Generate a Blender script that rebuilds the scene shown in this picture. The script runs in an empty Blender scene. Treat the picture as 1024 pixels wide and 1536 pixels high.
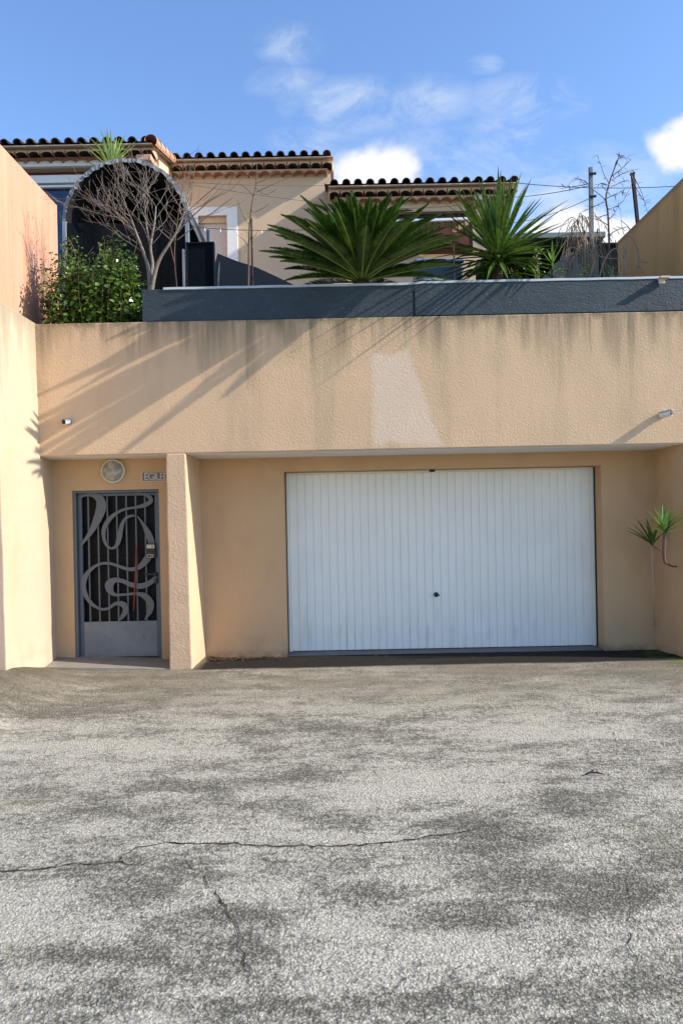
import bpy, math, random
from mathutils import Vector, Matrix
R = math.radians
S = bpy.context.scene
COL = S.collection
F = 1109.0; CZ = 1.56; ROLL = R(1.15)
cr, sr = math.cos(ROLL), math.sin(ROLL)

def at(px, py, Y):
    """point of the photograph at a known distance Y -> place in metres"""
    dx, dy = px - 512.0, 768.0 - py
    return Vector(((dx*cr + dy*sr)*Y/F, Y, CZ + (-dx*sr + dy*cr)*Y/F))

def lerp(a, b, t): return a + (b - a)*t
def sst(a, b, x):
    t = max(0.0, min(1.0, (x - a)/(b - a))); return t*t*(3 - 2*t)

# ------------------------------------------------------------------ node helpers
class E:
    """tiny expression wrapper around Math nodes"""
    def __init__(s, nt, sock): s.nt, s.s = nt, sock
    def op(s, o, b=None, c=None, clamp=False):
        n = s.nt.nodes.new('ShaderNodeMath'); n.operation = o; n.use_clamp = clamp
        for i, v in enumerate((s, b, c)):
            if v is None: continue
            if isinstance(v, E): s.nt.links.new(v.s, n.inputs[i])
            else: n.inputs[i].default_value = v
        return E(s.nt, n.outputs[0])
    def __add__(s, b): return s.op('ADD', b)
    def __radd__(s, b): return s.op('ADD', b)
    def __sub__(s, b): return s.op('SUBTRACT', b)
    def __rsub__(s, b): return (s*-1.0) + b
    def __mul__(s, b): return s.op('MULTIPLY', b)
    def __rmul__(s, b): return s.op('MULTIPLY', b)
    def __truediv__(s, b): return s.op('DIVIDE', b)
    def min(s, b): return s.op('MINIMUM', b)
    def max(s, b): return s.op('MAXIMUM', b)
    def abs(s): return s.op('ABSOLUTE')
    def clamp(s): return s.op('ADD', 0.0, clamp=True)
    def ss(s, a, b):
        n = s.nt.nodes.new('ShaderNodeMapRange'); n.interpolation_type = 'SMOOTHSTEP'
        s.nt.links.new(s.s, n.inputs[0]); n.inputs[1].default_value = a; n.inputs[2].default_value = b
        return E(s.nt, n.outputs[0])

class M:
    """material builder"""
    def __init__(s, name, rough=0.8, spec=0.3, metal=0.0):
        s.m = bpy.data.materials.new(name); s.m.use_nodes = True; s.nt = s.m.node_tree
        s.b = s.nt.nodes['Principled BSDF']
        s.b.inputs['Roughness'].default_value = rough
        s.b.inputs['Specular IOR Level'].default_value = spec
        s.b.inputs['Metallic'].default_value = metal
        g = s.nt.nodes.new('ShaderNodeNewGeometry'); s.pos = g.outputs['Position']; s.g = g
        sp = s.nt.nodes.new('ShaderNodeSeparateXYZ'); s.nt.links.new(s.pos, sp.inputs[0])
        s.x, s.y, s.z = (E(s.nt, sp.outputs[i]) for i in range(3))
    def vec(s, sx, sy, sz):
        n = s.nt.nodes.new('ShaderNodeVectorMath'); n.operation = 'MULTIPLY'
        s.nt.links.new(s.pos, n.inputs[0]); n.inputs[1].default_value = (sx, sy, sz)
        return n.outputs[0]
    def noise(s, scale, detail=3, rough=0.55, st=(1, 1, 1), dist=0.0):
        n = s.nt.nodes.new('ShaderNodeTexNoise'); s.nt.links.new(s.vec(*st), n.inputs['Vector'])
        n.inputs['Scale'].default_value = scale; n.inputs['Detail'].default_value = detail
        n.inputs['Roughness'].default_value = rough; n.inputs['Distortion'].default_value = dist
        return E(s.nt, n.outputs[0])
    def voro(s, scale, feature='F1', st=(1, 1, 1), rnd=1.0):
        n = s.nt.nodes.new('ShaderNodeTexVoronoi'); n.feature = feature
        s.nt.links.new(s.vec(*st), n.inputs['Vector']); n.inputs['Scale'].default_value = scale
        n.inputs['Randomness'].default_value = rnd
        return n
    def rgb(s, c):
        n = s.nt.nodes.new('ShaderNodeRGB'); n.outputs[0].default_value = (*c, 1); return n.outputs[0]
    def mix(s, a, b, f, mode='MIX'):
        n = s.nt.nodes.new('ShaderNodeMix'); n.data_type = 'RGBA'; n.blend_type = mode
        if isinstance(f, E): s.nt.links.new(f.s, n.inputs[0])
        else: n.inputs[0].default_value = f
        for i, v in ((6, a), (7, b)):
            if isinstance(v, tuple): n.inputs[i].default_value = (*v, 1)
            else: s.nt.links.new(v, n.inputs[i])
        return n.outputs[2]
    def scale(s, c, f):
        n = s.nt.nodes.new('ShaderNodeVectorMath'); n.operation = 'SCALE'
        if isinstance(c, tuple): n.inputs[0].default_value = c
        else: s.nt.links.new(c, n.inputs[0])
        if isinstance(f, E): s.nt.links.new(f.s, n.inputs['Scale'])
        else: n.inputs['Scale'].default_value = f
        return n.outputs[0]
    def color(s, c):
        if isinstance(c, tuple): s.b.inputs['Base Color'].default_value = (*c, 1)
        else: s.nt.links.new(c, s.b.inputs['Base Color'])
        return s
    def bump(s, h, dist=0.01, strength=1.0):
        n = s.nt.nodes.new('ShaderNodeBump'); n.inputs['Distance'].default_value = dist
        n.inputs['Strength'].default_value = strength
        s.nt.links.new(h.s, n.inputs['Height']); s.nt.links.new(n.outputs[0], s.b.inputs['Normal'])
        return s
    def rough(s, e): s.nt.links.new(e.s, s.b.inputs['Roughness']); return s

def simple(name, c, rough=0.7, spec=0.3, metal=0.0, var=0.18, ns=9.0, bump=0.0, bs=60.0, st=(1, 1, 1)):
    m = M(name, rough, spec, metal)
    n = m.noise(ns, 4, st=st)
    m.color(m.scale(tuple(c), n*(2*var) + (1 - var)))
    if bump: m.bump(m.noise(bs, 4), bump)
    return m.m

# ------------------------------------------------------------------ mesh helpers
class MB:
    def __init__(s): s.v, s.f = [], []
    def add(s, vs, fs):
        o = len(s.v); s.v += [tuple(p) for p in vs]; s.f += [tuple(i + o for i in f) for f in fs]
    def box(s, x0, x1, y0, y1, z0, z1):
        s.add([(x, y, z) for z in (z0, z1) for y in (y0, y1) for x in (x0, x1)],
              [(0, 2, 3, 1), (4, 5, 7, 6), (0, 1, 5, 4), (2, 6, 7, 3), (0, 4, 6, 2), (1, 3, 7, 5)])
        return s
    def hexa(s, bottom, top):
        """eight corner block: four bottom points, four top points, same order, anticlockwise from above"""
        s.add(list(bottom) + list(top), [(3, 2, 1, 0), (4, 5, 6, 7)] + [(i, (i+1) % 4, 4+(i+1) % 4, 4+i) for i in range(4)])
        return s
    def obox(s, a, b, w, h, up=Vector((0, 0, 1))):
        """bar from a to b, w wide, h high"""
        a, b = Vector(a), Vector(b); d = (b - a).normalized()
        sd = d.cross(up)
        if sd.length < 1e-4: sd = d.cross(Vector((0, 1, 0)))
        sd.normalize(); u = sd.cross(d)
        q = [sd*(i*w/2) + u*(j*h/2) for i, j in ((-1, -1), (1, -1), (1, 1), (-1, 1))]
        s.add([a + k for k in q] + [b + k for k in q], [(3, 2, 1, 0), (4, 5, 6, 7)] + [(i, (i+1) % 4, 4+(i+1) % 4, 4+i) for i in range(4)])
        return s
    def tube(s, pts, rad, n=6, cap=True):
        pts = [Vector(p) for p in pts]
        if not hasattr(rad, '__len__'): rad = [rad]*len(pts)
        o = len(s.v); ref = None
        for i, p in enumerate(pts):
            d = pts[min(i+1, len(pts)-1)] - pts[max(i-1, 0)]
            if d.length < 1e-7: d = Vector((0, 0, 1))
            d.normalize()
            if ref is None: ref = Vector((0, 1, 0)) if abs(d.y) < .9 else Vector((1, 0, 0))
            a = d.cross(ref).normalized(); ref = a.cross(d); b = ref
            for k in range(n):
                t = 2*math.pi*k/n
                s.v.append(tuple(p + (a*math.cos(t) + b*math.sin(t))*rad[i]))
        for i in range(len(pts)-1):
            for k in range(n):
                s.f.append((o+i*n+k, o+i*n+(k+1) % n, o+(i+1)*n+(k+1) % n, o+(i+1)*n+k))
        if cap:
            s.f.append(tuple(o+k for k in reversed(range(n))))
            s.f.append(tuple(o+(len(pts)-1)*n+k for k in range(n)))
        return s
    def cyl(s, a, b, r, n=20, r2=None): return s.tube([a, b], [r, r if r2 is None else r2], n)
    def prism(s, poly, axis, a, b):
        """polygon extruded along an axis; poly holds the two other coordinates in xyz order"""
        def mk(p, t):
            return {'x': (t, p[0], p[1]), 'y': (p[0], t, p[1]), 'z': (p[0], p[1], t)}[axis]
        n = len(poly)
        s.add([mk(p, a) for p in poly] + [mk(p, b) for p in poly],
              [tuple(range(n)), tuple(range(2*n-1, n-1, -1))] + [((i+1) % n, i, n+i, n+(i+1) % n) for i in range(n)])
        return s
    def strip(s, pts, wid, nrm, fold=0.0):
        """leaf blade: centre line, half widths, normal; V folded"""
        o = len(s.v); pts = [Vector(p) for p in pts]
        for i, p in enumerate(pts):
            d = (pts[min(i+1, len(pts)-1)] - pts[max(i-1, 0)]).normalized()
            sd = d.cross(nrm)
            sd = sd.normalized() if sd.length > 1e-4 else Vector((1, 0, 0))
            u = sd.cross(d)
            s.v += [tuple(p - sd*wid[i] + u*fold*wid[i]), tuple(p), tuple(p + sd*wid[i] + u*fold*wid[i])]
        for i in range(len(pts)-1):
            a = o + 3*i
            s.f += [(a, a+1, a+4, a+3), (a+1, a+2, a+5, a+4)]
        return s
    def wall(s, x0, x1, z0, z1, yf, yb, holes=()):
        """upright slab facing -Y with rectangular openings (x0,x1,z0,z1)"""
        xs = sorted({x0, x1, *[h[0] for h in holes], *[h[1] for h in holes]})
        zs = sorted({z0, z1, *[h[2] for h in holes], *[h[3] for h in holes]})
        solid = lambda i, j: 0 <= i < len(xs)-1 and 0 <= j < len(zs)-1 and not any(
            h[0] <= (xs[i]+xs[i+1])/2 <= h[1] and h[2] <= (zs[j]+zs[j+1])/2 <= h[3] for h in holes)
        for i in range(len(xs)-1):
            for j in range(len(zs)-1):
                if not solid(i, j): continue
                a, b, c, d = xs[i], xs[i+1], zs[j], zs[j+1]
                s.add([(a, yf, c), (b, yf, c), (b, yf, d), (a, yf, d), (a, yb, c), (b, yb, c), (b, yb, d), (a, yb, d)],
                      [(0, 1, 2, 3), (7, 6, 5, 4)] + ([(0, 3, 7, 4)] if not solid(i-1, j) else []) + ([(1, 5, 6, 2)] if not solid(i+1, j) else [])
                      + ([(0, 4, 5, 1)] if not solid(i, j-1) else []) + ([(3, 2, 6, 7)] if not solid(i, j+1) else []))
        return s

def wloc(o):
    v = Vector((0, 0, 0))
    while o is not None: v += o.location; o = o.parent
    return v

def obj(name, mb, mat, parent=None, smooth=False, bevel=0.0, loc=None):
    me = bpy.data.meshes.new(name)
    base = wloc(parent) if parent else Vector(loc or (0, 0, 0))
    me.from_pydata([tuple(Vector(p) - base) for p in mb.v], [], mb.f)
    me.validate(); me.update()
    me.materials.append(mat)
    if smooth: me.polygons.foreach_set('use_smooth', [True]*len(me.polygons))
    o = bpy.data.objects.new(name, me); COL.objects.link(o)
    if parent: o.parent = parent
    else: o.location = base
    if bevel:
        b = o.modifiers.new('bevel', 'BEVEL'); b.width = bevel; b.segments = 2; b.limit_method = 'ANGLE'; b.angle_limit = R(40)
    return o

def thing(name, label, cat, loc=(0, 0, 0), group=None):
    o = bpy.data.objects.new(name, None); o.empty_display_size = .2; COL.objects.link(o); o.location = loc
    return tag(o, label, cat, group)
def tag(o, label, cat, group=None):
    o['label'] = label; o['category'] = cat
    if group: o['group'] = group
    return o

# ------------------------------------------------------------------ materials
def stucco(name, col, bump=.006, bs=42.0, extra=None, var=.10, rough=.92):
    m = M(name, rough, .15)
    n1 = m.noise(.9, 5, .6); n2 = m.noise(7, 4)
    c = m.scale(col, n1*(var*2.4) + n2*(var*.8) + (1 - var*1.6))
    if extra: c = extra(m, c)
    m.color(c)
    h = m.noise(bs, 3, .6, dist=.6) + m.noise(bs*3.2, 2)*.35 + m.noise(3, 2)*.6
    m.bump(h, bump)
    return m.m

P_TL, P_TR, P_BR, P_BL = at(555, 524, 7.5), at(612, 522, 7.5), at(664, 672, 7.5), at(559, 672, 7.5)
def fascia_extra(m, c):
    # soot running down from the top edge, in streaks of its own
    st = m.noise(2.3, 4, .6, st=(1, 1, .10)); st2 = m.noise(11, 4, .65, st=(1, 1, .05))
    run = (m.z - 3.53)/-1.0                       # depth under the top, metres
    reach = st.ss(.36, .74)*.75 + st2*.35 + .04
    k = (1.0 - (run/reach).clamp())
    k = k*(st2.ss(.3, .68)*.8 + .2)*.95
    edge = (1.0 - (run/.10).clamp())*(m.noise(7, 5, .65, st=(1, 1, .5)).ss(.30, .60))*1.0
    left = (1.0 - ((m.x + 3.07)/.17).clamp())*m.noise(4.0, 4).ss(.35, .7)*(1.0 - (run/1.3).clamp())*1.1
    k = (k.max(edge)).max(left).max((1.0 - (run/.55).clamp())*st2.ss(.2, .8)*.42).clamp()*.92
    c = m.mix(c, (.125, .108, .066), k)
    # faint long drips in the middle of the wall
    d = m.noise(2.4, 5, .65, st=(1, 1, .12)).ss(.45, .75)*.34
    c = m.mix(c, (.27, .22, .14), d)
    # pale repainted patch
    j = (m.noise(4.5, 5, .62) - .5)*.13 + (m.noise(34, 3) - .5)*.035
    zz = (m.z - P_BL.z)/(P_TL.z - P_BL.z)
    xl = m.x - P_BL.x - zz*(P_TL.x - P_BL.x) + j
    xr = (m.x - P_BR.x - zz*(P_TR.x - P_BR.x))*-1.0 + j
    zt = (m.z - P_TL.z)*-1.0 + j + ((m.x - P_TL.x - .19).abs())*.30 - .06
    zl = (m.z - P_BL.z - .02)*.7 + j
    pm = xl.min(xr).min(zt).min(zl).ss(-.02, .05)*(m.noise(3, 4)*.4 + .55)
    return m.mix(c, (.69, .53, .395), pm)
def cream_extra(m, c):
    st = m.noise(3.2, 5, .65, st=(.6, 1, .10)); run = (m.z - 3.55)*-1.0
    k = (1.0 - (run/(st.ss(.35, .8)*1.5 + .06)).clamp())*.62*(m.noise(14, 4, st=(1, 1, .12))*.9 + .5)
    c = m.mix(c, (.20, .175, .12), k.clamp())
    low = m.noise(1.7, 4, st=(1, 1, .35)).ss(.5, .75)*.35
    c = m.mix(c, (.52, .34, .19), low)
    foot = (1.0 - ((m.z - .1)/.5).clamp())*m.noise(5, 4).ss(.4, .7)*.35
    return m.mix(c, (.30, .22, .13), foot)
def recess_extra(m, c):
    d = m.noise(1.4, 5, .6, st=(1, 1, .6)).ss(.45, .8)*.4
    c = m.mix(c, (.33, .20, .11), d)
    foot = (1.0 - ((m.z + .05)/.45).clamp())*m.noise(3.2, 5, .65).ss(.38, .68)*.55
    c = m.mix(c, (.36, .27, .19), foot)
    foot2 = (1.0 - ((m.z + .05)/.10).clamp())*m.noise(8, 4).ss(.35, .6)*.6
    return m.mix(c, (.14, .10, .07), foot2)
def brown_extra(m, c):
    k = m.noise(2.2, 5, .65, st=(1, 1.2, .12)).ss(.42, .72)*.6
    c = m.mix(c, (.38, .215, .085), k)
    edge = (1.0 - ((m.z - 4.92)*-1.0/.09).clamp())*.55
    return m.mix(c, (.08, .06, .045), edge)
def orange_extra(m, c):
    k = m.noise(3.4, 6, .7, st=(1, 1.7, .10)).ss(.42, .72)*.55
    c = m.mix(c, (.55, .37, .26), k)
    d = m.noise(5, 5, .65, st=(1, 1.3, .09)).ss(.52, .75)*.35
    return m.mix(c, (.40, .20, .12), d)

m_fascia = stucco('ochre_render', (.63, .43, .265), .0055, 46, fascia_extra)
m_cream = stucco('cream_render', (.50, .395, .285), .003, 40, cream_extra)
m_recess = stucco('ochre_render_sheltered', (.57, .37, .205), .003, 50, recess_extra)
m_pillar = stucco('pillar_render', (.58, .40, .26), .0055, 34)
m_orange = stucco('orange_render', (.54, .28, .185), .003, 30, orange_extra)
m_brown = stucco('tan_render', (.62, .36, .15), .005, 30, brown_extra)
m_house = stucco('beige_house_render', (.62, .455, .31), .003, 30)
m_white = simple('white_paint', (.74, .73, .70), .6, var=.05)
m_soffit = simple('soffit_paint', (.80, .79, .78), .8, var=.07, ns=3)
def genoise(name, c1, c2):
    m = M(name, .9, .15); v = m.noise(5.5, 3, st=(1, .4, .4))
    c = m.mix(c1, c2, v.ss(.35, .65)); c = m.scale(c, m.noise(40, 3)*.5 + .75); m.color(c)
    m.bump(m.noise(70, 3), .003); return m.m
m_gen = genoise('terracotta_cornice', (.54, .36, .24), (.60, .46, .34))
m_genred = genoise('red_cornice', (.22, .075, .05), (.30, .13, .09))
def tile_mat(name, c1, c2, c3):
    m = M(name, .9, .15); v = m.noise(4.7, 4, st=(1, .6, 1)); w = m.noise(23, 4)
    c = m.mix(c1, c2, v.ss(.38, .62)); c = m.mix(c, c3, w.ss(.5, .7)*.6); m.color(c)
    m.bump(m.noise(60, 3), .004); return m.m
m_tile = tile_mat('lichen_and_shade_clay_tile', (.045, .028, .022), (.085, .05, .036), (.02, .016, .014))  # eave shade painted into the near-black clay, along with lichen weathering
m_vtile = tile_mat('verge_clay_tile', (.50, .27, .17), (.58, .38, .27), (.30, .16, .11))
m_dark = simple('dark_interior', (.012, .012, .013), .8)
m_gdark = simple('dark_mesh_fabric', (.018, .019, .021), .85, .05, bump=.004, bs=90)
m_navy = simple('navy_tarp', (.005, .008, .012), .85, .05, bump=.008, bs=9)
m_charcoal = simple('charcoal_panel', (.006, .008, .011), .7, .1)
m_steelblue = simple('blue_grey_door_paint', (.10, .115, .132), .45, .45, var=.08, ns=4)
m_scroll = simple('grey_scroll_paint', (.13, .135, .14), .5, .4, var=.12, ns=14)
m_kick = None
mk = M('scuffed_grey_door_panel', .42, .45)
_c = mk.mix((.165, .175, .19), (.225, .23, .235), mk.noise(3.5, 5, .6).ss(.35, .7))
_sc = mk.noise(30, 3, .5, st=(1.6, 1, .22)).ss(.68, .76)
mk.color(mk.mix(_c, (.07, .07, .08), _sc*.8)); m_kick = mk.m
m_black = simple('black_plastic', (.012, .012, .012), .35, .5)
m_label = simple('beige_label', (.62, .52, .40), .6)
m_red = simple('red_stick_paint', (.30, .055, .03), .5)
m_chrome = simple('lock_steel', (.35, .35, .36), .3, .5, .8)
gm = M('white_garage_paint', .38, .45)
_g = gm.noise(1.3, 4, .6); _d = gm.noise(14, 4, .6, st=(1, 1, .12)).ss(.5, .8)
_gc = gm.scale((.84, .80, .72), _g*.16 + .92)
_gc = gm.mix(_gc, (.45, .44, .41), _d*((1.0 - ((gm.z + .05)/.6).clamp())*.8 + .12))
gm.color(_gc); gm.bump(gm.noise(5, 2), .004); m_garage = gm.m
m_galv = simple('galvanised_metal', (.30, .31, .32), .45, .5, .5)
m_rim = simple('pale_planter_rim', (.40, .43, .45), .5, .4, ns=5, var=.25)
pm_ = M('anthracite_planter', .62, .35)
_pc = pm_.scale((.029, .044, .054), pm_.noise(2.4, 5, .6)*.9 + .55)
_pc = pm_.mix(_pc, (.06, .075, .085), pm_.noise(60, 3, .6, st=(.25, 1, 1)).ss(.5, .8)*.6)
_sp = pm_.voro(34); _spd = E(pm_.nt, _sp.outputs['Distance']); _sw = pm_.noise(9, 3)
_pc = pm_.mix(_pc, (.42, .44, .45), (1.0 - _spd.ss(.06, .13))*_sw.ss(.46, .6)*.75)
pm_.color(_pc); pm_.bump(pm_.noise(110, 3, .6, st=(.35, 1, 1)) + pm_.noise(26, 4, .6, st=(.3, 1, 1))*.8, .007); m_planter = pm_.m
m_liner = simple('white_liner', (.70, .72, .73), .6, bump=.01, bs=16)
m_soil = simple('dark_soil', (.05, .038, .028), .95, bump=.02, bs=30)
m_concrete = simple('grey_concrete', (.24, .215, .18), .9, var=.3, ns=5, bump=.003)
m_shutter = simple('pale_shutter', (.58, .50, .47), .55, var=.06, bump=.0)
m_glassblue = simple('dark_blue_glass', (.008, .022, .075), .10, .7, var=.3, ns=1.2)
m_winwhite = simple('white_window_frame', (.72, .72, .71), .45, var=.04)
m_iron = simple('brown_iron_rail', (.05, .028, .02), .6)
m_redtile = simple('red_awning', (.12, .032, .022), .8, var=.3)
m_blue = simple('blue_plastic', (.006, .02, .045), .35, .5)
m_cable = simple('black_cable', (.03, .03, .032), .6)
m_bulb = simple('clear_bulb', (.75, .75, .72), .2, .5)
m_postgrey = simple('grey_post', (.16, .19, .20), .7, var=.3)
m_postdark = simple('dark_post', (.025, .016, .02), .7)

def leafmat(name, a, b, rough=.38, spec=.5, sc=9.0, trans=.0):
    m = M(name, rough, spec)
    n = m.noise(sc, 3); n2 = m.noise(sc*6, 2)
    c = m.mix(a, b, (n*.7 + n2*.5 - .1).ss(.3, .72)); m.color(c)
    if trans:
        out = m.nt.nodes['Material Output']
        t = m.nt.nodes.new('ShaderNodeBsdfTranslucent'); mx = m.nt.nodes.new('ShaderNodeMixShader')
        m.nt.links.new(c, t.inputs[0]); mx.inputs[0].default_value = trans
        m.nt.links.new(m.b.outputs[0], mx.inputs[1]); m.nt.links.new(t.outputs[0], mx.inputs[2])
        m.nt.links.new(mx.outputs[0], out.inputs[0])
    return m.m
m_cycad = leafmat('cycad_leaf', (.006, .022, .004), (.065, .135, .012), .30, .5, 6, .15)
m_yucca = leafmat('yucca_leaf', (.014, .045, .006), (.14, .235, .035), .38, .5, 5, .18)
m_yucca2 = leafmat('young_yucca_leaf', (.07, .16, .025), (.22, .36, .06), .4, .45, 12, .3)
m_redleaf = leafmat('shadow_red_leaf', (.10, .035, .022), (.22, .085, .045), .7, .2, 12)
m_dryleaf = leafmat('dry_leaf', (.10, .07, .055), (.20, .14, .10), .8, .2, 12)
m_bush = leafmat('bush_leaf', (.02, .06, .008), (.17, .27, .04), .30, .55, 14, .2)
m_lime = leafmat('lime_leaf', (.22, .34, .06), (.42, .52, .16), .45, .4, 16, .3)
m_bark = simple('pale_bark', (.19, .16, .135), .9, var=.7, ns=34, bump=.004)
m_bark2 = simple('brown_bark', (.13, .085, .065), .9, var=.4, ns=26, bump=.003)
m_twig = simple('grey_twig', (.17, .15, .135), .9, var=.4, ns=20)
m_tan = simple('tan_stem', (.28, .21, .15), .9, var=.4, ns=20)
m_trunk = simple('fibrous_trunk', (.07, .05, .035), .95, var=.4, ns=30, bump=.01, bs=50)

# ------------------------------------------------------------------ ground
def gz(x, y):
    a = sst(-2.72, -3.12, x)
    z = (a*.03 + sst(-2.35, -3.1, x)*.19*sst(7.75, 6.6, y))*sst(3.6, 6.0, y)
    z += -.045*sst(7.75, 8.2, y)*sst(-1.6, -1.4, x)
    z += .003*math.sin(x*1.1 + 1)*math.sin(y*.9)
    return z
def ground_at(px, py):
    dx, dy = px-512., 768.-py
    Xp, Zp = dx*cr+dy*sr, -dx*sr+dy*cr
    Y = -CZ*F/Zp
    return Xp*Y/F, Y
gm_ = M('worn_asphalt', .95, .12)
big = gm_.noise(.9, 9, .72, st=(.6, 1.2, 1), dist=.8); mid = gm_.noise(3.4, 7, .70, st=(.7, 1.3, 1)); fine = gm_.noise(34, 3, .6)
def gblob(px, py, rx, ry):
    X_, Y_ = ground_at(px, py); ax, ay = ground_at(px+rx, py)[0]-X_, abs(ground_at(px, py-ry)[1]-Y_)
    a_ = (gm_.x - X_)*(1/ax); b_ = (gm_.y - Y_)*(1/ay); return (1.0 - (a_*a_ + b_*b_)).max(0.0)
dkb = None
for q in ((860, 1330, 170, 55), (720, 1250, 140, 30), (60, 1435, 330, 28), (640, 1500, 420, 26), (250, 1325, 140, 28), (330, 1400, 130, 60), (700, 1375, 170, 28), (980, 1470, 90, 60), (180, 1215, 240, 24), (100, 1070, 170, 14), (400, 1175, 210, 14), (880, 1200, 130, 18), (560, 1340, 90, 22)):
    k_ = gblob(*q); dkb = k_ if dkb is None else dkb.max(k_)
lt_ = None
for q in ((560, 1420, 260, 55), (620, 1180, 260, 28), (120, 1125, 260, 14), (530, 1063, 160, 8), (930, 1060, 130, 8), (90, 1390, 150, 40), (820, 1100, 190, 14), (330, 1255, 130, 14)):
    k_ = gblob(*q); lt_ = k_ if lt_ is None else lt_.max(k_)
patch = (big*.42 + mid*.58 + (fine - .5)*.42 + (gm_.noise(11, 4, .65) - .5)*.22 - dkb*.085 + lt_*.075).ss(.35, .59)          # 1 = pale worn, 0 = dark
wn_ = gm_.nt.nodes.new('ShaderNodeTexNoise'); gm_.nt.links.new(gm_.pos, wn_.inputs['Vector']); wn_.inputs['Scale'].default_value = 38; wn_.inputs['Detail'].default_value = 3
wv_ = gm_.nt.nodes.new('ShaderNodeVectorMath'); wv_.operation = 'MULTIPLY_ADD'; gm_.nt.links.new(wn_.outputs['Color'], wv_.inputs[0]); wv_.inputs[1].default_value = (.022, .022, .0); gm_.nt.links.new(gm_.pos, wv_.inputs[2])
def wvoro(sc_):
    n = gm_.nt.nodes.new('ShaderNodeTexVoronoi'); gm_.nt.links.new(wv_.outputs[0], n.inputs['Vector']); n.inputs['Scale'].default_value = sc_
    sp_ = gm_.nt.nodes.new('ShaderNodeSeparateColor'); gm_.nt.links.new(n.outputs['Color'], sp_.inputs[0])
    return E(gm_.nt, n.outputs['Distance']), E(gm_.nt, sp_.outputs[0]), E(gm_.nt, sp_.outputs[1])
v1d, cell, cell2 = wvoro(78); v2d, cellb, cellc = wvoro(150)
worm = gm_.noise(58, 3, .6, dist=1.2); grit = gm_.noise(130, 2)
stone = gm_.mix((.235, .213, .168), (.49, .449, .362), patch)
stone = gm_.scale(stone, cell*.36 + cellb*.22 + grit*.3 + .56)
stone = gm_.mix(stone, (.62, .57, .46), cell2.ss(.92, .97)*(1.0 - v1d.ss(.15, .35))*.75)
gap = v1d.ss(.40, .62)*.75 + v2d.ss(.42, .66)*.4
gapk = (gap*(1.1 - patch*.62) + (1.0 - worm.ss(.34, .50))*(.95 - patch*.55)).clamp()
col = gm_.mix(stone, (.062, .059, .048), gapk*(.78 - patch*.26))
# grime by the building, moss in the right corner, olive bloom
near = gm_.y.ss(5.3, 6.9)
grime = near*(gm_.noise(1.6, 5, .65, st=(.5, 1, 1)).ss(.25, .60))*.72
col = gm_.mix(col, (.165, .14, .10), grime)
ol = gm_.noise(.9, 4, .6).ss(.55, .72)*.22
col = gm_.mix(col, (.27, .25, .13), ol)
bank = (1.0 - gm_.x.ss(-2.95, -2.35))*gm_.y.ss(5.2, 6.2)*(gm_.noise(4, 5, .65)*.6 + .5)
col = gm_.mix(col, (.105, .09, .062), bank.clamp()*.85)
recess_dark = (gm_.y + (gm_.noise(2.5, 4) - .5)*.10).ss(7.40, 7.49)*((gm_.x + 1.57)*8.0).clamp()
col = gm_.mix(col, (.016, .014, .012), recess_dark*.96)  # near-black strip along the garage recess floor
moss = gm_.x.ss(2.9, 3.4)*gm_.y.ss(6.9, 7.2)*gm_.noise(5, 4).ss(.4, .6)
col = gm_.mix(col, (.09, .12, .02), moss*.75)
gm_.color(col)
gm_.bump(cell*.3 - v1d*.7 - v2d*.35 + worm*.7 + fine*.4, .0075)
m_ground = gm_.m

g = MB()
xs = [-60, -30, -15, -8, -5] + [-4 + .2*i for i in range(41)] + [5, 8, 15, 30, 60]
ys = [-40, -15, -5] + [-1 + .25*i for i in range(43)] + [12, 20, 60]
g.add([(x, y, gz(x, y)) for y in ys for x in xs],
      [(j*len(xs)+i, j*len(xs)+i+1, (j+1)*len(xs)+i+1, (j+1)*len(xs)+i) for j in range(len(ys)-1) for i in range(len(xs)-1)])
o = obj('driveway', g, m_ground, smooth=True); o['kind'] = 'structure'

# cracks: thin sheets lying just over the asphalt
rnd = random.Random(5)
m_crack = M('crack_grime', 1.0, .0)
m_crack.color(m_crack.mix((.032, .029, .023), (.075, .073, .03), m_crack.noise(3.5, 4).ss(.48, .62))); m_crack = m_crack.m
ck = MB()
rnd = random.Random(15)
def crack(pp, w0, w1, skip=.0):
    pts = [Vector((*ground_at(*p), 0)) for p in pp]; out = []
    for a, b in zip(pts, pts[1:]):
        n = max(2, int((b-a).length/.035))
        for i in range(n):
            out.append(a.lerp(b, i/n))
    out.append(pts[-1]); n = len(out); w = 0; prev = None
    for i, p in enumerate(out):
        w = .72*w + rnd.uniform(-1, 1)*.011
        d = (out[min(i+1, n-1)] - out[max(i-1, 0)]).normalized(); sd = Vector((-d.y, d.x, 0))
        q = p + sd*(w + rnd.uniform(-.009, .009)); hw = lerp(w0, w1, i/n)*rnd.uniform(.35, 1.5)*min(1, (n-i)/6, (i+1)/4)
        cur = [(q + sd*hw), (q - sd*hw)]
        cur = [(c.x, c.y, gz(c.x, c.y) + .004) for c in cur]
        if prev and rnd.random() > skip: ck.add(prev + cur[::-1], [(0, 1, 2, 3)])
        prev = cur
crack([(-30, 1312), (60, 1303), (130, 1297), (185, 1292), (240, 1308), (262, 1312)], .0045, .003)
crack([(180, 1290), (205, 1272), (250, 1266), (330, 1266), (400, 1268), (470, 1270), (560, 1267), (620, 1262), (680, 1250), (735, 1238)], .005, .003, .02)
crack([(278, 1292), (300, 1308), (322, 1335), (340, 1368), (352, 1390), (356, 1425)], .003, .0022)
crack([(352, 1390), (356, 1425), (375, 1455), (410, 1490)], .0022, .0015, .2)
crack([(942, 1318), (945, 1360), (946, 1410), (948, 1450), (960, 1480)], .0018, .0014, .15)
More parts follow.
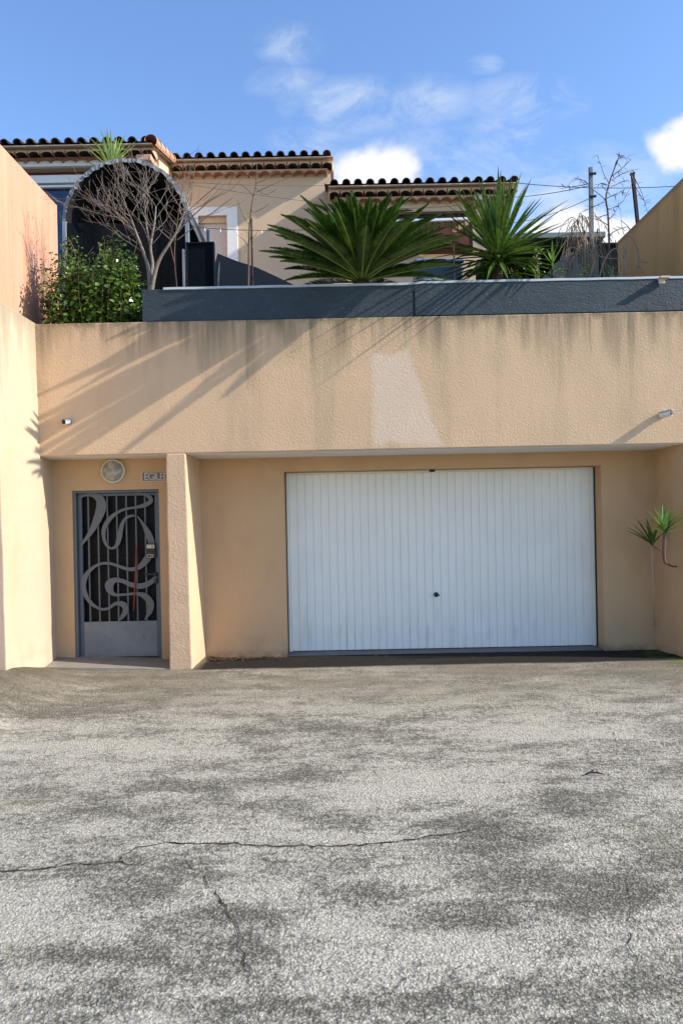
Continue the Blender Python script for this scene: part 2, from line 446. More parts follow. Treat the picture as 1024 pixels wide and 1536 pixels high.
crack([(185, 1292), (192, 1284), (182, 1290)], .004, .003)
crack([(262, 1312), (300, 1308)], .002, .002, .3)
crack([(735, 1238), (790, 1262), (802, 1275), (796, 1290)], .003, .002, .2)
crack([(840, 1010), (900, 1075), (930, 1120)], .0025, .002, .5)
o = obj('driveway_crack', ck, m_crack); o['kind'] = 'structure'

# dead leaves blown into the foot of the recess
m_litter = simple('brown_litter', (.06, .035, .02), .9, var=.5, ns=30)
rl0 = random.Random(14); lit = MB()
for i in range(420):
    lx = -1.5 + abs(rl0.gauss(0, .38)) if rl0.random() < .7 else rl0.uniform(-1.5, 3.4)
    ly = 8.22 - abs(rl0.gauss(0, .16)); lz = gz(lx, ly) + rl0.uniform(.006, .022); a_ = rl0.uniform(0, 6.28); L_ = rl0.uniform(.012, .034); w_l = L_*rl0.uniform(.3, .5); tz = rl0.uniform(-.008, .008)
    if ly > 8.14 and -.66 < lx < 2.95: ly -= .15
    ca_, sa_ = math.cos(a_), math.sin(a_)
    lit.add([(lx - ca_*L_, ly - sa_*L_, lz - tz), (lx - sa_*w_l, ly + ca_*w_l, lz + .004), (lx + ca_*L_, ly + sa_*L_, lz + tz), (lx + sa_*w_l, ly - ca_*w_l, lz + .004)], [(0, 1, 2), (0, 2, 3)])
o = tag(obj('leaf_litter', lit, m_litter), 'small brown dead leaves gathered along the foot of the garage recess', 'leaf litter'); o['kind'] = 'stuff'

# twig lying on the asphalt
x, y = ground_at(890, 1163)
tw = MB(); tw.tube([(x-.055, y-.01, .010), (x-.02, y+.01, .014), (x+.02, y+.006, .014), (x+.06, y-.01, .009)], [.003, .007, .006, .003], 6)
tw.strip([(x-.02, y+.01, .014), (x+.01, y+.03, .022), (x+.045, y+.035, .012)], [.003, .009, .002], Vector((0, 0, 1)))
tag(obj('dry_twig', tw, m_postdark, smooth=True, loc=(x, y, .01)), 'small dark dry twig lying alone on the pale asphalt', 'twig')

# ------------------------------------------------------------------ garage front
YF, YD, YG, YGD = 7.5, 7.95, 8.25, 8.50
XL, XR = -3.2, 4.3
ZT, ZS = 3.53, 2.185
B = thing('garage_building', 'ochre rendered garage front with wide overhang above white garage door', 'garage', (0.2, YF, 0))
obj('fascia', MB().box(XL, XR, YF, YF+.22, ZS, ZT), m_fascia, B, bevel=.012)
obj('soffit', MB().box(XL, 3.6, YF+.035, 9.0, ZS-.004, ZS+.15), m_soffit, B)
# pillar, slightly irregular by hand trowelling
def trowel(poly_bottom, poly_top, n, amp, seed):
    r = random.Random(seed); mb = MB(); k = len(poly_bottom)
    for j in range(n+1):
        t = j/n
        for a, b in zip(poly_bottom, poly_top):
            p = Vector(a).lerp(Vector(b), t); s_ = amp*(1 if 0 < j else 1.6)
            mb.v.append((p.x + r.uniform(-s_, s_), p.y + r.uniform(-s_, s_)*.6, p.z))
    for j in range(n):
        for i in range(k):
            mb.f.append((j*k+i, j*k+(i+1) % k, (j+1)*k+(i+1) % k, (j+1)*k+i))
    mb.f.append(tuple(reversed(range(k)))); mb.f.append(tuple(n*k+i for i in range(k)))
    return mb
pb = [(-1.77, 7.488, -.1), (-1.542, 7.488, -.1), (-1.545, 8.3, -.1), (-1.76, 8.3, -.1)]
pt = [(-1.768, 7.494, ZS+.003), (-1.566, 7.494, ZS+.003), (-1.57, 8.3, ZS+.003), (-1.765, 8.3, ZS+.003)]
obj('pillar', trowel(pb, pt, 12, .004, 3), m_pillar, B, bevel=.014)
# wall with the entrance door
dx0, dx1, dz0, dz1 = -2.888, -1.957, -.0, 1.845
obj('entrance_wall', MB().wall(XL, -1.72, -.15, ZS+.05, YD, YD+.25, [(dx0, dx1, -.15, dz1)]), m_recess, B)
# wall with the garage door
gx0, gx1, gz1 = -.638, 2.90, 2.022
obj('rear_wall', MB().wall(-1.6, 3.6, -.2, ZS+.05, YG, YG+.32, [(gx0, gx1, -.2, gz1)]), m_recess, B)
rw = MB(); prof = [(3.49, -.15), (3.465, -.02), (3.472, .18), (3.478, .5), (3.48, ZS+.05)]
rw.prism([(4.3, -.15)] + prof + [(4.3, ZS+.05)], 'y', YF+.01, 9.0)
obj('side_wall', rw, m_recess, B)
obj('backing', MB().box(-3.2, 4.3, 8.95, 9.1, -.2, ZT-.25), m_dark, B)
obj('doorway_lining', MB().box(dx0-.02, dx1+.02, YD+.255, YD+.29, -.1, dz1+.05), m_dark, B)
# concrete sills
sl = MB(); sl.hexa([(-3.08, 7.46, -.1), (-1.75, 7.50, -.1), (-1.75, 8.3, -.1), (-3.08, 8.3, -.1)],
                   [(-3.08, 7.46, .06), (-1.75, 7.50, .008), (-1.75, 8.3, .012), (-3.08, 8.3, .06)])
obj('door_sill', sl, m_concrete, B, bevel=.006)
obj('garage_sill', MB().box(gx0+.002, gx1-.002, YG+.03, YGD+.1, -.15, -.035), simple('dark_concrete', (.17, .16, .15), .9, var=.3, ns=5), B, bevel=.006)

# garage door: up-and-over ribbed steel leaf
gd = MB(); n = 38; x0, x1 = gx0+.045, gx1-.045; pit = (x1-x0)/n
prof = []
for i in range(n):
    a = x0 + i*pit
    prof += [(a, 0), (a + pit*.80, 0), (a + pit*.84, .009), (a + pit*.93, .009), (a + pit*.96, .003)]
prof.append((x1, 0))
zb, zt = -.028, gz1-.025
gd.add([(p[0], YGD + p[1], z) for z in (zb, zt) for p in prof], [(i, i+1, len(prof)+i+1, len(prof)+i) for i in range(len(prof)-1)])
gd.box(x0, x1, YGD+.014, YGD+.03, zb, zt)
G = obj('garage_door', gd, m_garage, B); G['label'] = 'white ribbed up and over garage door'
fr = MB().box(gx0+.004, gx0+.043, YGD-.03, YGD+.04, -.03, gz1-.004).box(gx1-.043, gx1-.004, YGD-.03, YGD+.04, -.03, gz1-.004).box(gx0+.004, gx1-.004, YGD-.025, YGD+.04, gz1-.024, gz1-.003)
obj('frame', fr, m_garage, G, bevel=.003)
se = MB().box(gx0+.002, gx0+.012, YGD-.05, YGD-.031, -.03, gz1-.006).box(gx1-.014, gx1-.002, YGD-.05, YGD-.031, -.03, gz1-.006).box(gx0+.05, gx1-.05, YGD-.004, YGD+.002, -.034, -.026)
obj('rubber_seal', se, m_black, G)
lp = at(654, 892, YGD-.02); lk = MB()
lk.cyl((lp.x, YGD-.02, lp.z), (lp.x, YGD+.005, lp.z), .028, 20).cyl((lp.x, YGD-.055, lp.z), (lp.x, YGD-.02, lp.z), .011, 12)
lk.obox((lp.x-.032, YGD-.05, lp.z+.006), (lp.x+.030, YGD-.05, lp.z-.006), .014, .016)
obj('lock', lk, m_black, G, bevel=.002)
lp = at(648, 706, YG-.02); la = MB().box(lp.x-.03, lp.x+.03, YG-.025, YG+.02, lp.z-.012, lp.z+.014).cyl((lp.x+.01, YG-.035, lp.z), (lp.x+.01, YG, lp.z), .014, 10)
obj('latch', la, m_postdark, G, bevel=.002)

# entrance door
YE = YD + .075
def dz(zx, zy):                                    # door drawing, from its own sheet of measures
    return at(90 + zx/4.516, 670 + zy/4.516, YE)
D = MB(); D.box(dx0+.035, dx0+.075, YE-.010, YE+.03, .03, dz1-.03); D.box(dx1-.064, dx1-.025, YE-.010, YE+.03, .03, dz1-.03)
D.box(dx0+.075, dx1-.064, YE-.010, YE+.03, dz1-.062, dz1-.03); zk = dz(400, 1183).z
D = obj('entrance_door', D, m_steelblue, B, bevel=.004)
jm = MB().box(dx0+.002, dx0+.033, YE-.06, YE+.05, .02, dz1-.003).box(dx1-.023, dx1-.002, YE-.06, YE+.05, .02, dz1-.003).box(dx0+.033, dx1-.023, YE-.06, YE+.05, dz1-.028, dz1-.003)
obj('jamb', jm, m_steelblue, D, bevel=.003)
obj('kick_panel', MB().box(dx0+.076, dx1-.065, YE-.006, YE+.025, .055, zk).box(dx0+.036, dx1-.026, YE-.006, YE+.02, .04, .055), m_kick, D, bevel=.003)
obj('threshold_gap', MB().box(dx0+.03, dx1-.02, YE-.004, YE+.04, -.02, .039), m_black, D)
bars = MB()
for zx in (199, 264, 328, 391, 456, 520, 583):
    x = dz(zx, 745).x; bars.box(x-.0075, x+.0075, YE-.003, YE+.012, zk, dz1-.063)
obj('grille_bars', bars, m_scroll, D, bevel=.002)
bp = M('dark_frosted_panel', .5, .2)
bp.color(bp.mix((.003, .003, .003), (.008, .007, .005), bp.noise(2, 2).ss(.4, .7))); bp = bp.m
bk = MB(); zc = [zk-.02, dz(300, 960).z, dz(300, 740).z, dz(300, 540).z, dz1-.05]
for a, b in zip(zc, zc[1:]): bk.box(dx0+.04, dx1-.03, YE+.06, YE+.075, a+.004, b-.004)
bk.box(dx0+.04, dx1-.03, YE+.08, YE+.09, zk-.02, dz1-.05)
obj('rear_panel', bk, bp, D)
def catmull(pts, m=7):
    out = []; P = [pts[0]] + pts + [pts[-1]]
    for i in range(1, len(P)-2):
        for k in range(m):
            t = k/m
            out.append(tuple(.5*((2*P[i][c]) + (P[i+1][c]-P[i-1][c])*t + (2*P[i-1][c]-5*P[i][c]+4*P[i+1][c]-P[i+2][c])*t*t + (3*P[i][c]-P[i-1][c]-3*P[i+1][c]+P[i+2][c])*t**3) for c in range(len(P[i]))))
    out.append(tuple(pts[-1])); return out
scrolls = [
 [(138, 348, 12), (185, 326, 18), (235, 330, 34), (275, 358, 58), (284, 410, 68), (262, 480, 58), (230, 550, 40), (190, 612, 26), (160, 650, 18), (138, 682, 8)],
 [(510, 314, 10), (570, 322, 16), (612, 345, 26), (616, 372, 30), (572, 398, 28), (510, 412, 16), (440, 425, 16), (380, 455, 22), (330, 503, 30), (302, 560, 28), (302, 620, 22), (322, 668, 18), (352, 688, 14), (385, 672, 24), (405, 620, 34), (416, 560, 30), (432, 510, 22), (462, 476, 18), (510, 466, 12)],
 [(528, 470, 5), (570, 530, 22), (602, 590, 42), (622, 650, 46), (618, 710, 50), (590, 765, 46), (540, 815, 32), (480, 830, 24), (420, 815, 20), (340, 790, 18), (270, 796, 18), (210, 835, 24), (172, 890, 36), (162, 950, 38), (182, 1010, 30), (222, 1065, 22), (280, 1098, 16), (330, 1095, 18), (380, 1063, 24), (430, 1066, 38), (450, 1102, 40), (430, 1145, 28), (398, 1180, 6)],
 [(664, 872, 20), (620, 915, 34), (560, 942, 38), (490, 935, 32), (430, 910, 28), (380, 902, 34), (342, 928, 58), (342, 966, 50), (372, 1000, 22), (440, 1001, 16), (520, 994, 20), (580, 1012, 40), (618, 1060, 44), (612, 1115, 34), (578, 1172, 6)]]
sc = MB()
for q, s_ in enumerate(scrolls):
    pp = catmull(s_); n = len(pp); o0 = len(sc.v); yy = YE-.018 - .0006*q
    P2 = [Vector((dz(a, b).x, dz(a, b).z)) for a, b, w in pp]
    for i in range(n):
        d = (P2[min(i+1, n-1)] - P2[max(i-1, 0)]).normalized(); nn = Vector((-d.y, d.x))*max(.003, pp[i][2]/2/4.516/139.5)
        a, b = P2[i]+nn, P2[i]-nn
        for yv in (yy, yy+.012): sc.v += [(a.x, yv, a.y), (b.x, yv, b.y)]
    for i in range(n-1):
        k = o0+4*i
        sc.f += [(k, k+1, k+5, k+4), (k+2, k+6, k+7, k+3), (k, k+4, k+6, k+2), (k+1, k+3, k+7, k+5)]
    sc.f += [(o0, o0+2, o0+3, o0+1), (o0+4*n-4, o0+4*n-3, o0+4*n-1, o0+4*n-2)]
obj('scrollwork', sc, m_scroll, D)
a, b = dz(593, 657), dz(655, 753)
LB = MB().box(a.x, b.x, YE-.052, YE-.018, b.z, a.z)
a, b = dz(597, 663), dz(649, 686); lab = MB().box(a.x, b.x, YE-.056, YE-.051, b.z, a.z)
a, b = dz(600, 727), dz(642, 749); lab3 = MB()
for q in ((a.x, b.x, a.z-.006, a.z), (a.x, b.x, b.z, b.z+.006), (a.x, a.x+.007, b.z, a.z), (b.x-.007, b.x, b.z, a.z), ((a.x+b.x)/2+.006, (a.x+b.x)/2+.012, b.z, a.z)):
    lab3.box(q[0], q[1], YE-.0556, YE-.0512, q[2]+.0002, q[3]-.0002)
a = dz(635, 674); lab2 = MB().cyl((a.x, YE-.060, a.z), (a.x, YE-.054, a.z), .007, 10)
obj('lock_box', LB, m_black, D, bevel=.004); obj('lock_plate', lab, m_label, D); obj('lock_emblem', lab3, m_label, D); lab2 = obj('keyhole', lab2, m_black, D)
a = dz(657, 850); b = dz(657, 925)
hd = MB().box(a.x-.016, a.x+.014, YE-.05, YE-.02, b.z, b.z+.055).box(a.x-.016, a.x+.014, YE-.05, YE-.02, a.z-.045, a.z).obox((a.x-.12, YE-.055, dz(600, 858).z), (a.x+.01, YE-.05, a.z-.02), .018, .018)
obj('handle', hd, m_black, D, bevel=.003)

a, b = dz(523, 668), dz(504, 1112); t = thing('red_stick', 'thin faded red stick leaning upright against the door scrollwork', 'stick', (b.x, YE-.026, b.z))
obj('shaft', MB().tube([(b.x, YE-.026, b.z), ((a.x+b.x)/2+.006, YE-.028, (a.z+b.z)/2), (a.x, YE-.026, a.z)], [.0075, .0085, .0075], 8), m_red, t, smooth=True)
obj('tip', MB().obox((a.x-.002, YE-.03, a.z-.06), (a.x+.004, YE-.03, a.z), .022, .012), m_red, t)

# lamp over the door
c = at(171, 707, YD); rr = .128
t = thing('wall_lamp', 'round frosted bulkhead lamp on the wall above the entrance door', 'lamp', (c.x, YD, c.z))
def lathe(prof, c, n=40):
    mb = MB()
    for r_, d in prof:
        for k in range(n):
            a = 2*math.pi*k/n; mb.v.append((c.x + r_*math.cos(a), YD - d, c.z + r_*math.sin(a)))
    for i in range(len(prof)-1):
        for k in range(n): mb.f.append((i*n+k, (i+1)*n+k, (i+1)*n+(k+1) % n, i*n+(k+1) % n))
    return mb
obj('ring', lathe([(rr, 0), (rr+.002, .03), (rr-.004, .045), (rr-.014, .047), (rr-.017, .036)], c), simple('lamp_ring', (.66, .58, .46), .4, .5, var=.06), t, smooth=True)
lg = M('frosted_lamp_glass', .22, .5)
w_ = lg.noise(16, 3, .55, dist=.6)
lg.color(lg.mix((.27, .235, .19), (.44, .41, .34), w_.ss(.3, .7))); lg.bump(lg.noise(14, 2), .012)  # blotches are reflections painted into the glass colour
obj('glass', lathe([(rr-.016, .036), (rr-.03, .052), (rr-.06, .066), (rr-.1, .073), (.001, .075)], c), lg.m, t, smooth=True)

# name plate next to it
a, b = at(214, 709, YD), at(258, 720, YD)
t = thing('name_sign', 'small grey nameplate with white letters, half hidden by the pillar', 'sign', (a.x, YD, b.z))
obj('frame', MB().box(a.x-.008, b.x, YD-.008, YD+.002, b.z-.012, a.z+.006), simple('sign_edge', (.60, .47, .34), .6, var=.08), t, bevel=.002)
obj('plate', MB().box(a.x+.002, b.x-.006, YD-.012, YD-.0085, b.z-.003, a.z-.001), simple('sign_grey', (.17, .145, .13), .55), t)
cu = bpy.data.curves.new('lettering', 'FONT'); cu.body = 'EGILEDA 2'; cu.size = .105; cu.extrude = .001; cu.space_character = .80
lo = bpy.data.objects.new('lettering', cu); COL.objects.link(lo)
lo.rotation_euler = (R(90), R(0), 0); bpy.context.view_layer.update()
dg = bpy.context.evaluated_depsgraph_get(); me = bpy.data.meshes.new_from_object(lo.evaluated_get(dg)); bpy.data.objects.remove(lo)
lt = bpy.data.objects.new('lettering', me); COL.objects.link(lt); lt.parent = t
lt.rotation_euler = (R(90), 0, 0); lt.location = (.016, -.0132, .006); me.materials.clear(); me.materials.append(simple('sign_letters', (.60, .55, .50), .5, var=.05))

# two security cameras
def seccam(px, py, d, label, ln=.115):
    p = at(px, py, YF); d = Vector(d).normalized()
    t = thing('security_camera', label, 'camera', (p.x, YF, p.z), 'small cameras on the garage fascia')
    obj('bracket', MB().cyl((p.x, YF+.002, p.z), (p.x, YF-.012, p.z), .030, 20).tube([(p.x, YF-.01, p.z), (p.x, YF-.045, p.z-.004)], .012, 10), m_galv, t, smooth=False)
    q = Vector((p.x, YF-.052, p.z)); a = q - d*ln*.38; b = q + d*ln*.62
    obj('body', MB().tube([a, a+d*.012, b-d*.006, b], [.022, .029, .030, .029], 20), simple('camera_shell', (.66, .65, .62), .4, var=.05), t)
    obj('hood', MB().obox(a+Vector((0, 0, .031)), b+d*.018+Vector((0, 0, .031)), .052, .006), simple('camera_hood', (.45, .42, .38), .5), t, bevel=.002)
    obj('lens', MB().cyl(b-d*.004, b+d*.004, .024, 20).cyl(b+d*.003, b+d*.007, .012, 14), m_black, t)
seccam(104, 633, (-.42, -.88, -.20), 'small white camera on the fascia above the entrance door', .075)
seccam(992, 623, (.50, -.85, .08), 'small camera on the fascia right of the garage, casting a long shadow', .13)

# ------------------------------------------------------------------ side walls
lw = thing('boundary_wall', 'sunlit cream boundary wall stained grey on top, left of the entrance', 'wall', (-3.1, 7, 0))
poly_b = [(-3.30, 6.62, -.1), (-3.018, 6.62, -.1), (-3.018, 7.5, -.1), (-3.09, 7.97, -.1), (-3.30, 7.97, -.1)]
poly_m = [(-3.30, 6.62, ZS), (-3.045, 6.62, ZS), (-3.045, 7.5, ZS), (-3.095, 7.97, ZS), (-3.30, 7.97, ZS)]
poly_t = [(-3.30, 6.62, ZT+.012), (-3.068, 6.62, ZT+.012), (-3.066, 7.5, ZT+.012), (-3.085, 7.72, ZT+.012), (-3.30, 7.72, ZT+.012)]
w1 = trowel(poly_b, poly_m, 10, .0035, 11); w2 = trowel(poly_m, poly_t, 8, .0025, 12)
n1 = 10*5
for i in range(5): w2.v[i] = w1.v[n1+i]
w1.f.pop(); w2.f.pop(-2); off = len(w1.v)
w1.v += w2.v; w1.f += [tuple(k+off for k in f) for f in w2.f]
obj('wall', w1, m_cream, lw, bevel=.01)
ow = thing('garden_wall', 'tall orange rendered garden wall above the cream wall at left', 'wall', (-3.4, 7.8, 3))
obj('wall', MB().box(-3.55, -3.315, 6.3, 8.83, -.1, 5.29), m_orange, ow, bevel=.012)
bw = thing('garden_wall', 'tan stained garden wall in shade behind the planter at right', 'wall', (3.65, 8.4, 3))
obj('wall', MB().box(3.56, 3.78, 7.515, 9.38, 2.6, 4.92), m_brown, bw, bevel=.012)

# ------------------------------------------------------------------ terrace and planter
o = obj('terrace', MB().box(-3.3, 4.3, 7.69, 14.2, 2.4, 3.36), m_soil); o['kind'] = 'structure'
pl0, pl1, pzt = -1.985, 3.552, 3.865
ps = at(621, 450, 7.53).x
P = thing('planter', 'long anthracite planter trough along the top of the garage wall', 'planter', (.8, 7.8, ZT))
obj('front_panel', MB().box(pl0, ps-.004, 7.53, 7.56, ZT+.006, pzt), m_planter, P, bevel=.004)
obj('front_panel', MB().box(ps+.004, pl1, 7.524, 7.556, ZT+.012, pzt+.012), m_planter, P, bevel=.004)
obj('end_panel', MB().box(pl0, pl0+.03, 7.562, 8.3, ZT-.2, pzt-.002), m_planter, P)
obj('rear_panel', MB().box(pl0+.031, pl1, 8.27, 8.3, ZT-.2, pzt-.03), m_charcoal, P)
rim = MB()
nn = 40
for i in range(nn):                                 # rolled metal lip, a little dented
    x0 = lerp(pl0+.22, pl1-.02, i/nn); x1 = lerp(pl0+.22, pl1-.02, (i+1)/nn)
    za = pzt + .004 + .012*(x0 > ps) + .0015*math.sin(i*1.7); zb_ = pzt + .004 + .012*(x1 > ps) + .0015*math.sin((i+1)*1.7)
    rim.hexa([(x0, 7.518, za-.012), (x1, 7.518, zb_-.012), (x1, 7.60, zb_-.012), (x0, 7.60, za-.012)],
             [(x0, 7.522, za+.012), (x1, 7.522, zb_+.012), (x1, 7.60, zb_+.02), (x0, 7.60, za+.02)])
obj('rim', rim, m_rim, P)
obj('soil', MB().box(pl0+.031, pl1-.03, 7.58, 8.26, ZT-.2, pzt-.05), m_soil, P)
a = at(870, 1, 1); a = at(993, 418, 7.5)
cl = MB().box(a.x-.045, a.x+.05, 7.44, 7.60, a.z-.008, a.z+.012).box(a.x-.04, a.x+.02, 7.49, 7.515, a.z-.05, a.z-.006)
tag(obj('clamp', cl, simple('clamp_beige', (.55, .45, .38), .6), bevel=.003, loc=(a.x, 7.5, a.z)), 'small beige clamp on the planter rim at far right', 'clamp')
# white liner sheet showing between the two big plants
ln = MB(); rl = random.Random(8)
p0 = [at(lerp(618, 700, i/14), 421 + (8*abs(i/14-.4)), 7.68).x for i in range(15)]
for i in range(15):
    for j in range(4):
        hgt = .055*math.exp(-((i-4)/4.5)**2)
        ln.v.append((p0[i], 7.53 + j*.06, pzt + .030 + hgt*(.35, 1, .8, .3)[j] + rl.uniform(-.006, .006)))
for i in range(14):
    for j in range(3): ln.f.append((i*4+j, (i+1)*4+j, (i+1)*4+j+1, i*4+j+1))
tag(obj('liner_sheet', ln, m_liner, smooth=True, loc=(.9, 7.6, pzt)), 'crumpled white sheet on the planter rim between the sago palm and yucca', 'sheet')
# ------------------------------------------------------------------ plants
def frond(lf, rc, c, az, el, L, droop, rn, n=78):
    p = Vector(c); pts = [p.copy()]; dirs = []
    steps = 16
    for i in range(steps):
        t = i/(steps-1); e = el - droop*.9*t**2.0
        d = Vector((math.cos(az)*math.cos(e), math.sin(az)*math.cos(e), math.sin(e)))
        dirs.append(d); p = p + d*(L/steps); pts.append(p.copy())
    dirs.append(dirs[-1])
    rc.tube(pts, [lerp(.011, .003, i/steps) for i in range(steps+1)], 5)
    for i in range(n):
        t = .10 + .90*i/(n-1); k = min(steps-1e-3, t*steps); a = int(k); q = pts[a].lerp(pts[a+1], k-a); d = dirs[a]
        up = Vector((0, 0, 1)); sd = d.cross(up)
        if sd.length < .05: sd = Vector((math.sin(az), -math.cos(az), 0))
        sd.normalize(); nr = sd.cross(d).normalized()
        ln_ = .128*(math.sin(math.pi*min(1, (t*.80+.18)))**.7)*rn.uniform(.9, 1.08)
        ph = lerp(R(30), R(60), t**1.6)
        for s_ in (-1, 1):
            dd = (sd*s_*math.cos(ph) + d*math.sin(ph) + nr*(.42+rn.uniform(-.07, .07))).normalized()
            wv = (d - dd*d.dot(dd)).normalized()*.0062
            m_ = q + dd*ln_*.55 - nr*.002; tip = q + dd*ln_ - nr*ln_*.12
            lf.add([q - wv*.7, q + wv*.7, m_ + wv, m_ - wv, tip], [(0, 1, 2, 3), (3, 2, 4)])
def cycad(c, label):
    rn = random.Random(21)
    t = thing('sago_palm', label, 'palm', (c.x, c.y, c.z-.12))
    tk = MB(); b_ = Vector((c.x, c.y+.10, c.z)); tk.tube([b_+Vector((0, 0, -.3)), b_+Vector((0, 0, -.12)), b_+Vector((0, 0, .0)), c+Vector((0, .02, .08))], [.085, .10, .10, .05], 14)
    obj('trunk', tk, m_trunk, t)
    lf, rc = MB(), MB(); N = 92
    for i in range(N):
        az = i*2.39996 + rn.uniform(-.15, .15); u = (i+.5)/N
        el = R(lerp(6, 88, u**.66)) + R(rn.uniform(-5, 5))
        front = max(0, -math.sin(az))
        if front > .55: el = max(el, R(24)); 
        L = lerp(.99, .89, u)*rn.uniform(.78, 1.08)
        if front > .25 and el > R(32): L *= .88
        dr = R(lerp(18, 62, u))*rn.uniform(.3, 1.4)
        if front > .55 and el < R(40): dr = R(10)
        frond(lf, rc, c + Vector((math.cos(az)*.06, math.sin(az)*.06, .02 + .05*u)), az, el, L, dr, rn)
    for az, el, L in ((R(182), R(24), .98), (R(176), R(34), 1.0), (R(195), R(14), .96), (R(190), R(42), 1.02), (R(2), R(12), .95), (R(-6), R(22), .98), (R(8), R(34), 1.0), (R(200), R(55), 1.0), (R(-15), R(48), 1.0), (R(178), R(5), .78), (R(3), R(4), .9),
                      ) + tuple((R(200 + 7.1*k_), R((14, 26, 20, 30, 11, 23)[k_ % 6]), (1.08, .98, 1.12, .92, 1.10, 1.0)[k_ % 6]) for k_ in range(21)):
        frond(lf, rc, c + Vector((0, 0, .04)), az, el, L, R(15), rn)
    obj('stalks', rc, simple('cycad_stalk', (.12, .17, .04), .5), t, smooth=True)
    obj('crown', lf, m_cycad, t)
c = at(542, 424, 7.61); cycad(c, 'large dark green sago palm with feathery fronds in the planter')

def sword(mb, c, az, el, L, w, bend, rn, n=6, fold=.35):
    p = Vector(c); pts, wd = [p.copy()], [w*.55]; 
    for i in range(1, n+1):
        t = i/n; e = el - bend*t*t
        p = p + Vector((math.cos(az)*math.cos(e), math.sin(az)*math.cos(e), math.sin(e)))*(L/n)
        pts.append(p.copy()); wd.append(w*(1.0 if t < .5 else max(.03, 1-((t-.5)/.5)**1.5)))
    d = pts[1]-pts[0]; nr = Vector((-math.cos(az)*math.sin(el), -math.sin(az)*math.sin(el), math.cos(el)))
    mb.strip(pts, wd, nr, fold)
def yucca(name, c, N, L, w, label, mat, lo=-35, hi=86, trunk=.05, h=.3, rn=None, cat='yucca', bend=16):
    rn = rn or random.Random(4)
    t = thing(name, label, cat, (c.x, c.y, c.z-h))
    tk = MB().tube([c+Vector((0, 0, -h)), c+Vector((0, 0, -h*.4)), c+Vector((0, 0, .06))], [trunk*1.15, trunk, trunk*.7], 10)
    obj('trunk', tk, m_trunk, t)
    lf = MB()
    for i in range(N):
        u = (i+.5)/N; az = i*2.39996 + rn.uniform(-.3, .3); el = R(lerp(lo, hi, u**.75) + rn.uniform(-7, 7))
        ll = L*lerp(.78, 1.0, math.sin(math.pi*min(1, u*1.05))**.6)*rn.uniform(.75, 1.08)
        sword(lf, c + Vector((math.cos(az)*trunk*.6, math.sin(az)*trunk*.6, (u-.5)*.16)), az, el, ll, w*rn.uniform(.8, 1.1), R(rn.uniform(0, bend)), rn)
    if cat == 'yucca' and N > 100:               # lower leaves that sag over the soil
        for i in range(46):
            az = rn.uniform(0, 6.28); sword(lf, c + Vector((rn.uniform(-.05, .05), rn.uniform(-.05, .05), rn.uniform(-.26, -.06))), az, R(rn.uniform(-8, 38)), L*rn.uniform(.55, .82), w*rn.uniform(.8, 1.1), R(rn.uniform(25, 70)), rn)
    obj('leaves', lf, mat, t)
    return t
c = at(746, 380, 7.82); yucca('yucca', c, 150, .80, .0235, 'tall green sword leaved yucca right of the sago palm', m_yucca, -42, 87, .07, .40, random.Random(6))
c = at(828, 396, 7.72); yucca('yucca', c, 9, .27, .011, 'small bright yucca shoot just right of the tall planter yucca', m_yucca2, 0, 75, .015, .16, random.Random(9))
c = at(168, 252, 10.6); yucca('spiky_plant', c, 42, .52, .016, 'pale lime spiky plant showing over the dark arch', m_lime, 15, 80, .05, .5, random.Random(3), 'plant', 40)

# two young yuccas seeded in the wall of the right corner
rn = random.Random(12)
def wall_yucca(label, pts, rad, stem_mat, spec, mat):
    pts = [Vector(q) for q in catmull([tuple(p) for p in pts], 6)]; t = thing('young_yucca', label, 'yucca', pts[0])
    obj('stem', MB().tube(pts, [lerp(rad[0], rad[1], i/(len(pts)-1)) for i in range(len(pts))], 8), stem_mat, t, smooth=True)
    lf = MB()
    for az, el, L in spec: sword(lf, pts[-1] + Vector((0, 0, rn.uniform(-.01, .02))), R(az), R(el + rn.uniform(-3, 3)), L*1.08, .022, R(8), rn)
    obj('leaves', lf, mat, t)
wall_yucca('darker young yucca on a thin pale stem in the corner right of the garage', [at(981, 940, 8.26), at(979.5, 915, 8.10), at(978.5, 870, 7.98), at(977, 818, 7.86)], (.004, .008), simple('pale_stem', (.46, .36, .25), .9, var=.5, ns=60, bump=.004, bs=80),
    [(200, 28, .36), (186, 40, .32), (172, 55, .30), (160, 66, .28), (150, 75, .25), (20, 66, .22), (0, 50, .18), (235, 58, .26), (215, 74, .30), (330, -35, .12), (190, 62, .32), (260, 50, .2)], m_yucca)
wall_yucca('brighter young yucca on a short brown stem at the right wall edge', [(3.485, 7.72, at(1011, 850, 7.72).z), at(1004, 848, 7.62), at(995, 838, 7.52), at(996, 800, 7.45)], (.008, .019), simple('brown_stem', (.16, .09, .07), .9),
    [(175, 70, .30), (160, 82, .28), (40, 78, .25), (20, 66, .30), (-5, 52, .28), (-14, 26, .26), (190, 56, .28), (-20, 10, .22), (200, 24, .24), (90, 86, .26), (265, 72, .22), (185, 40, .2), (-10, 38, .27), (0, 60, .2)], m_yucca2)

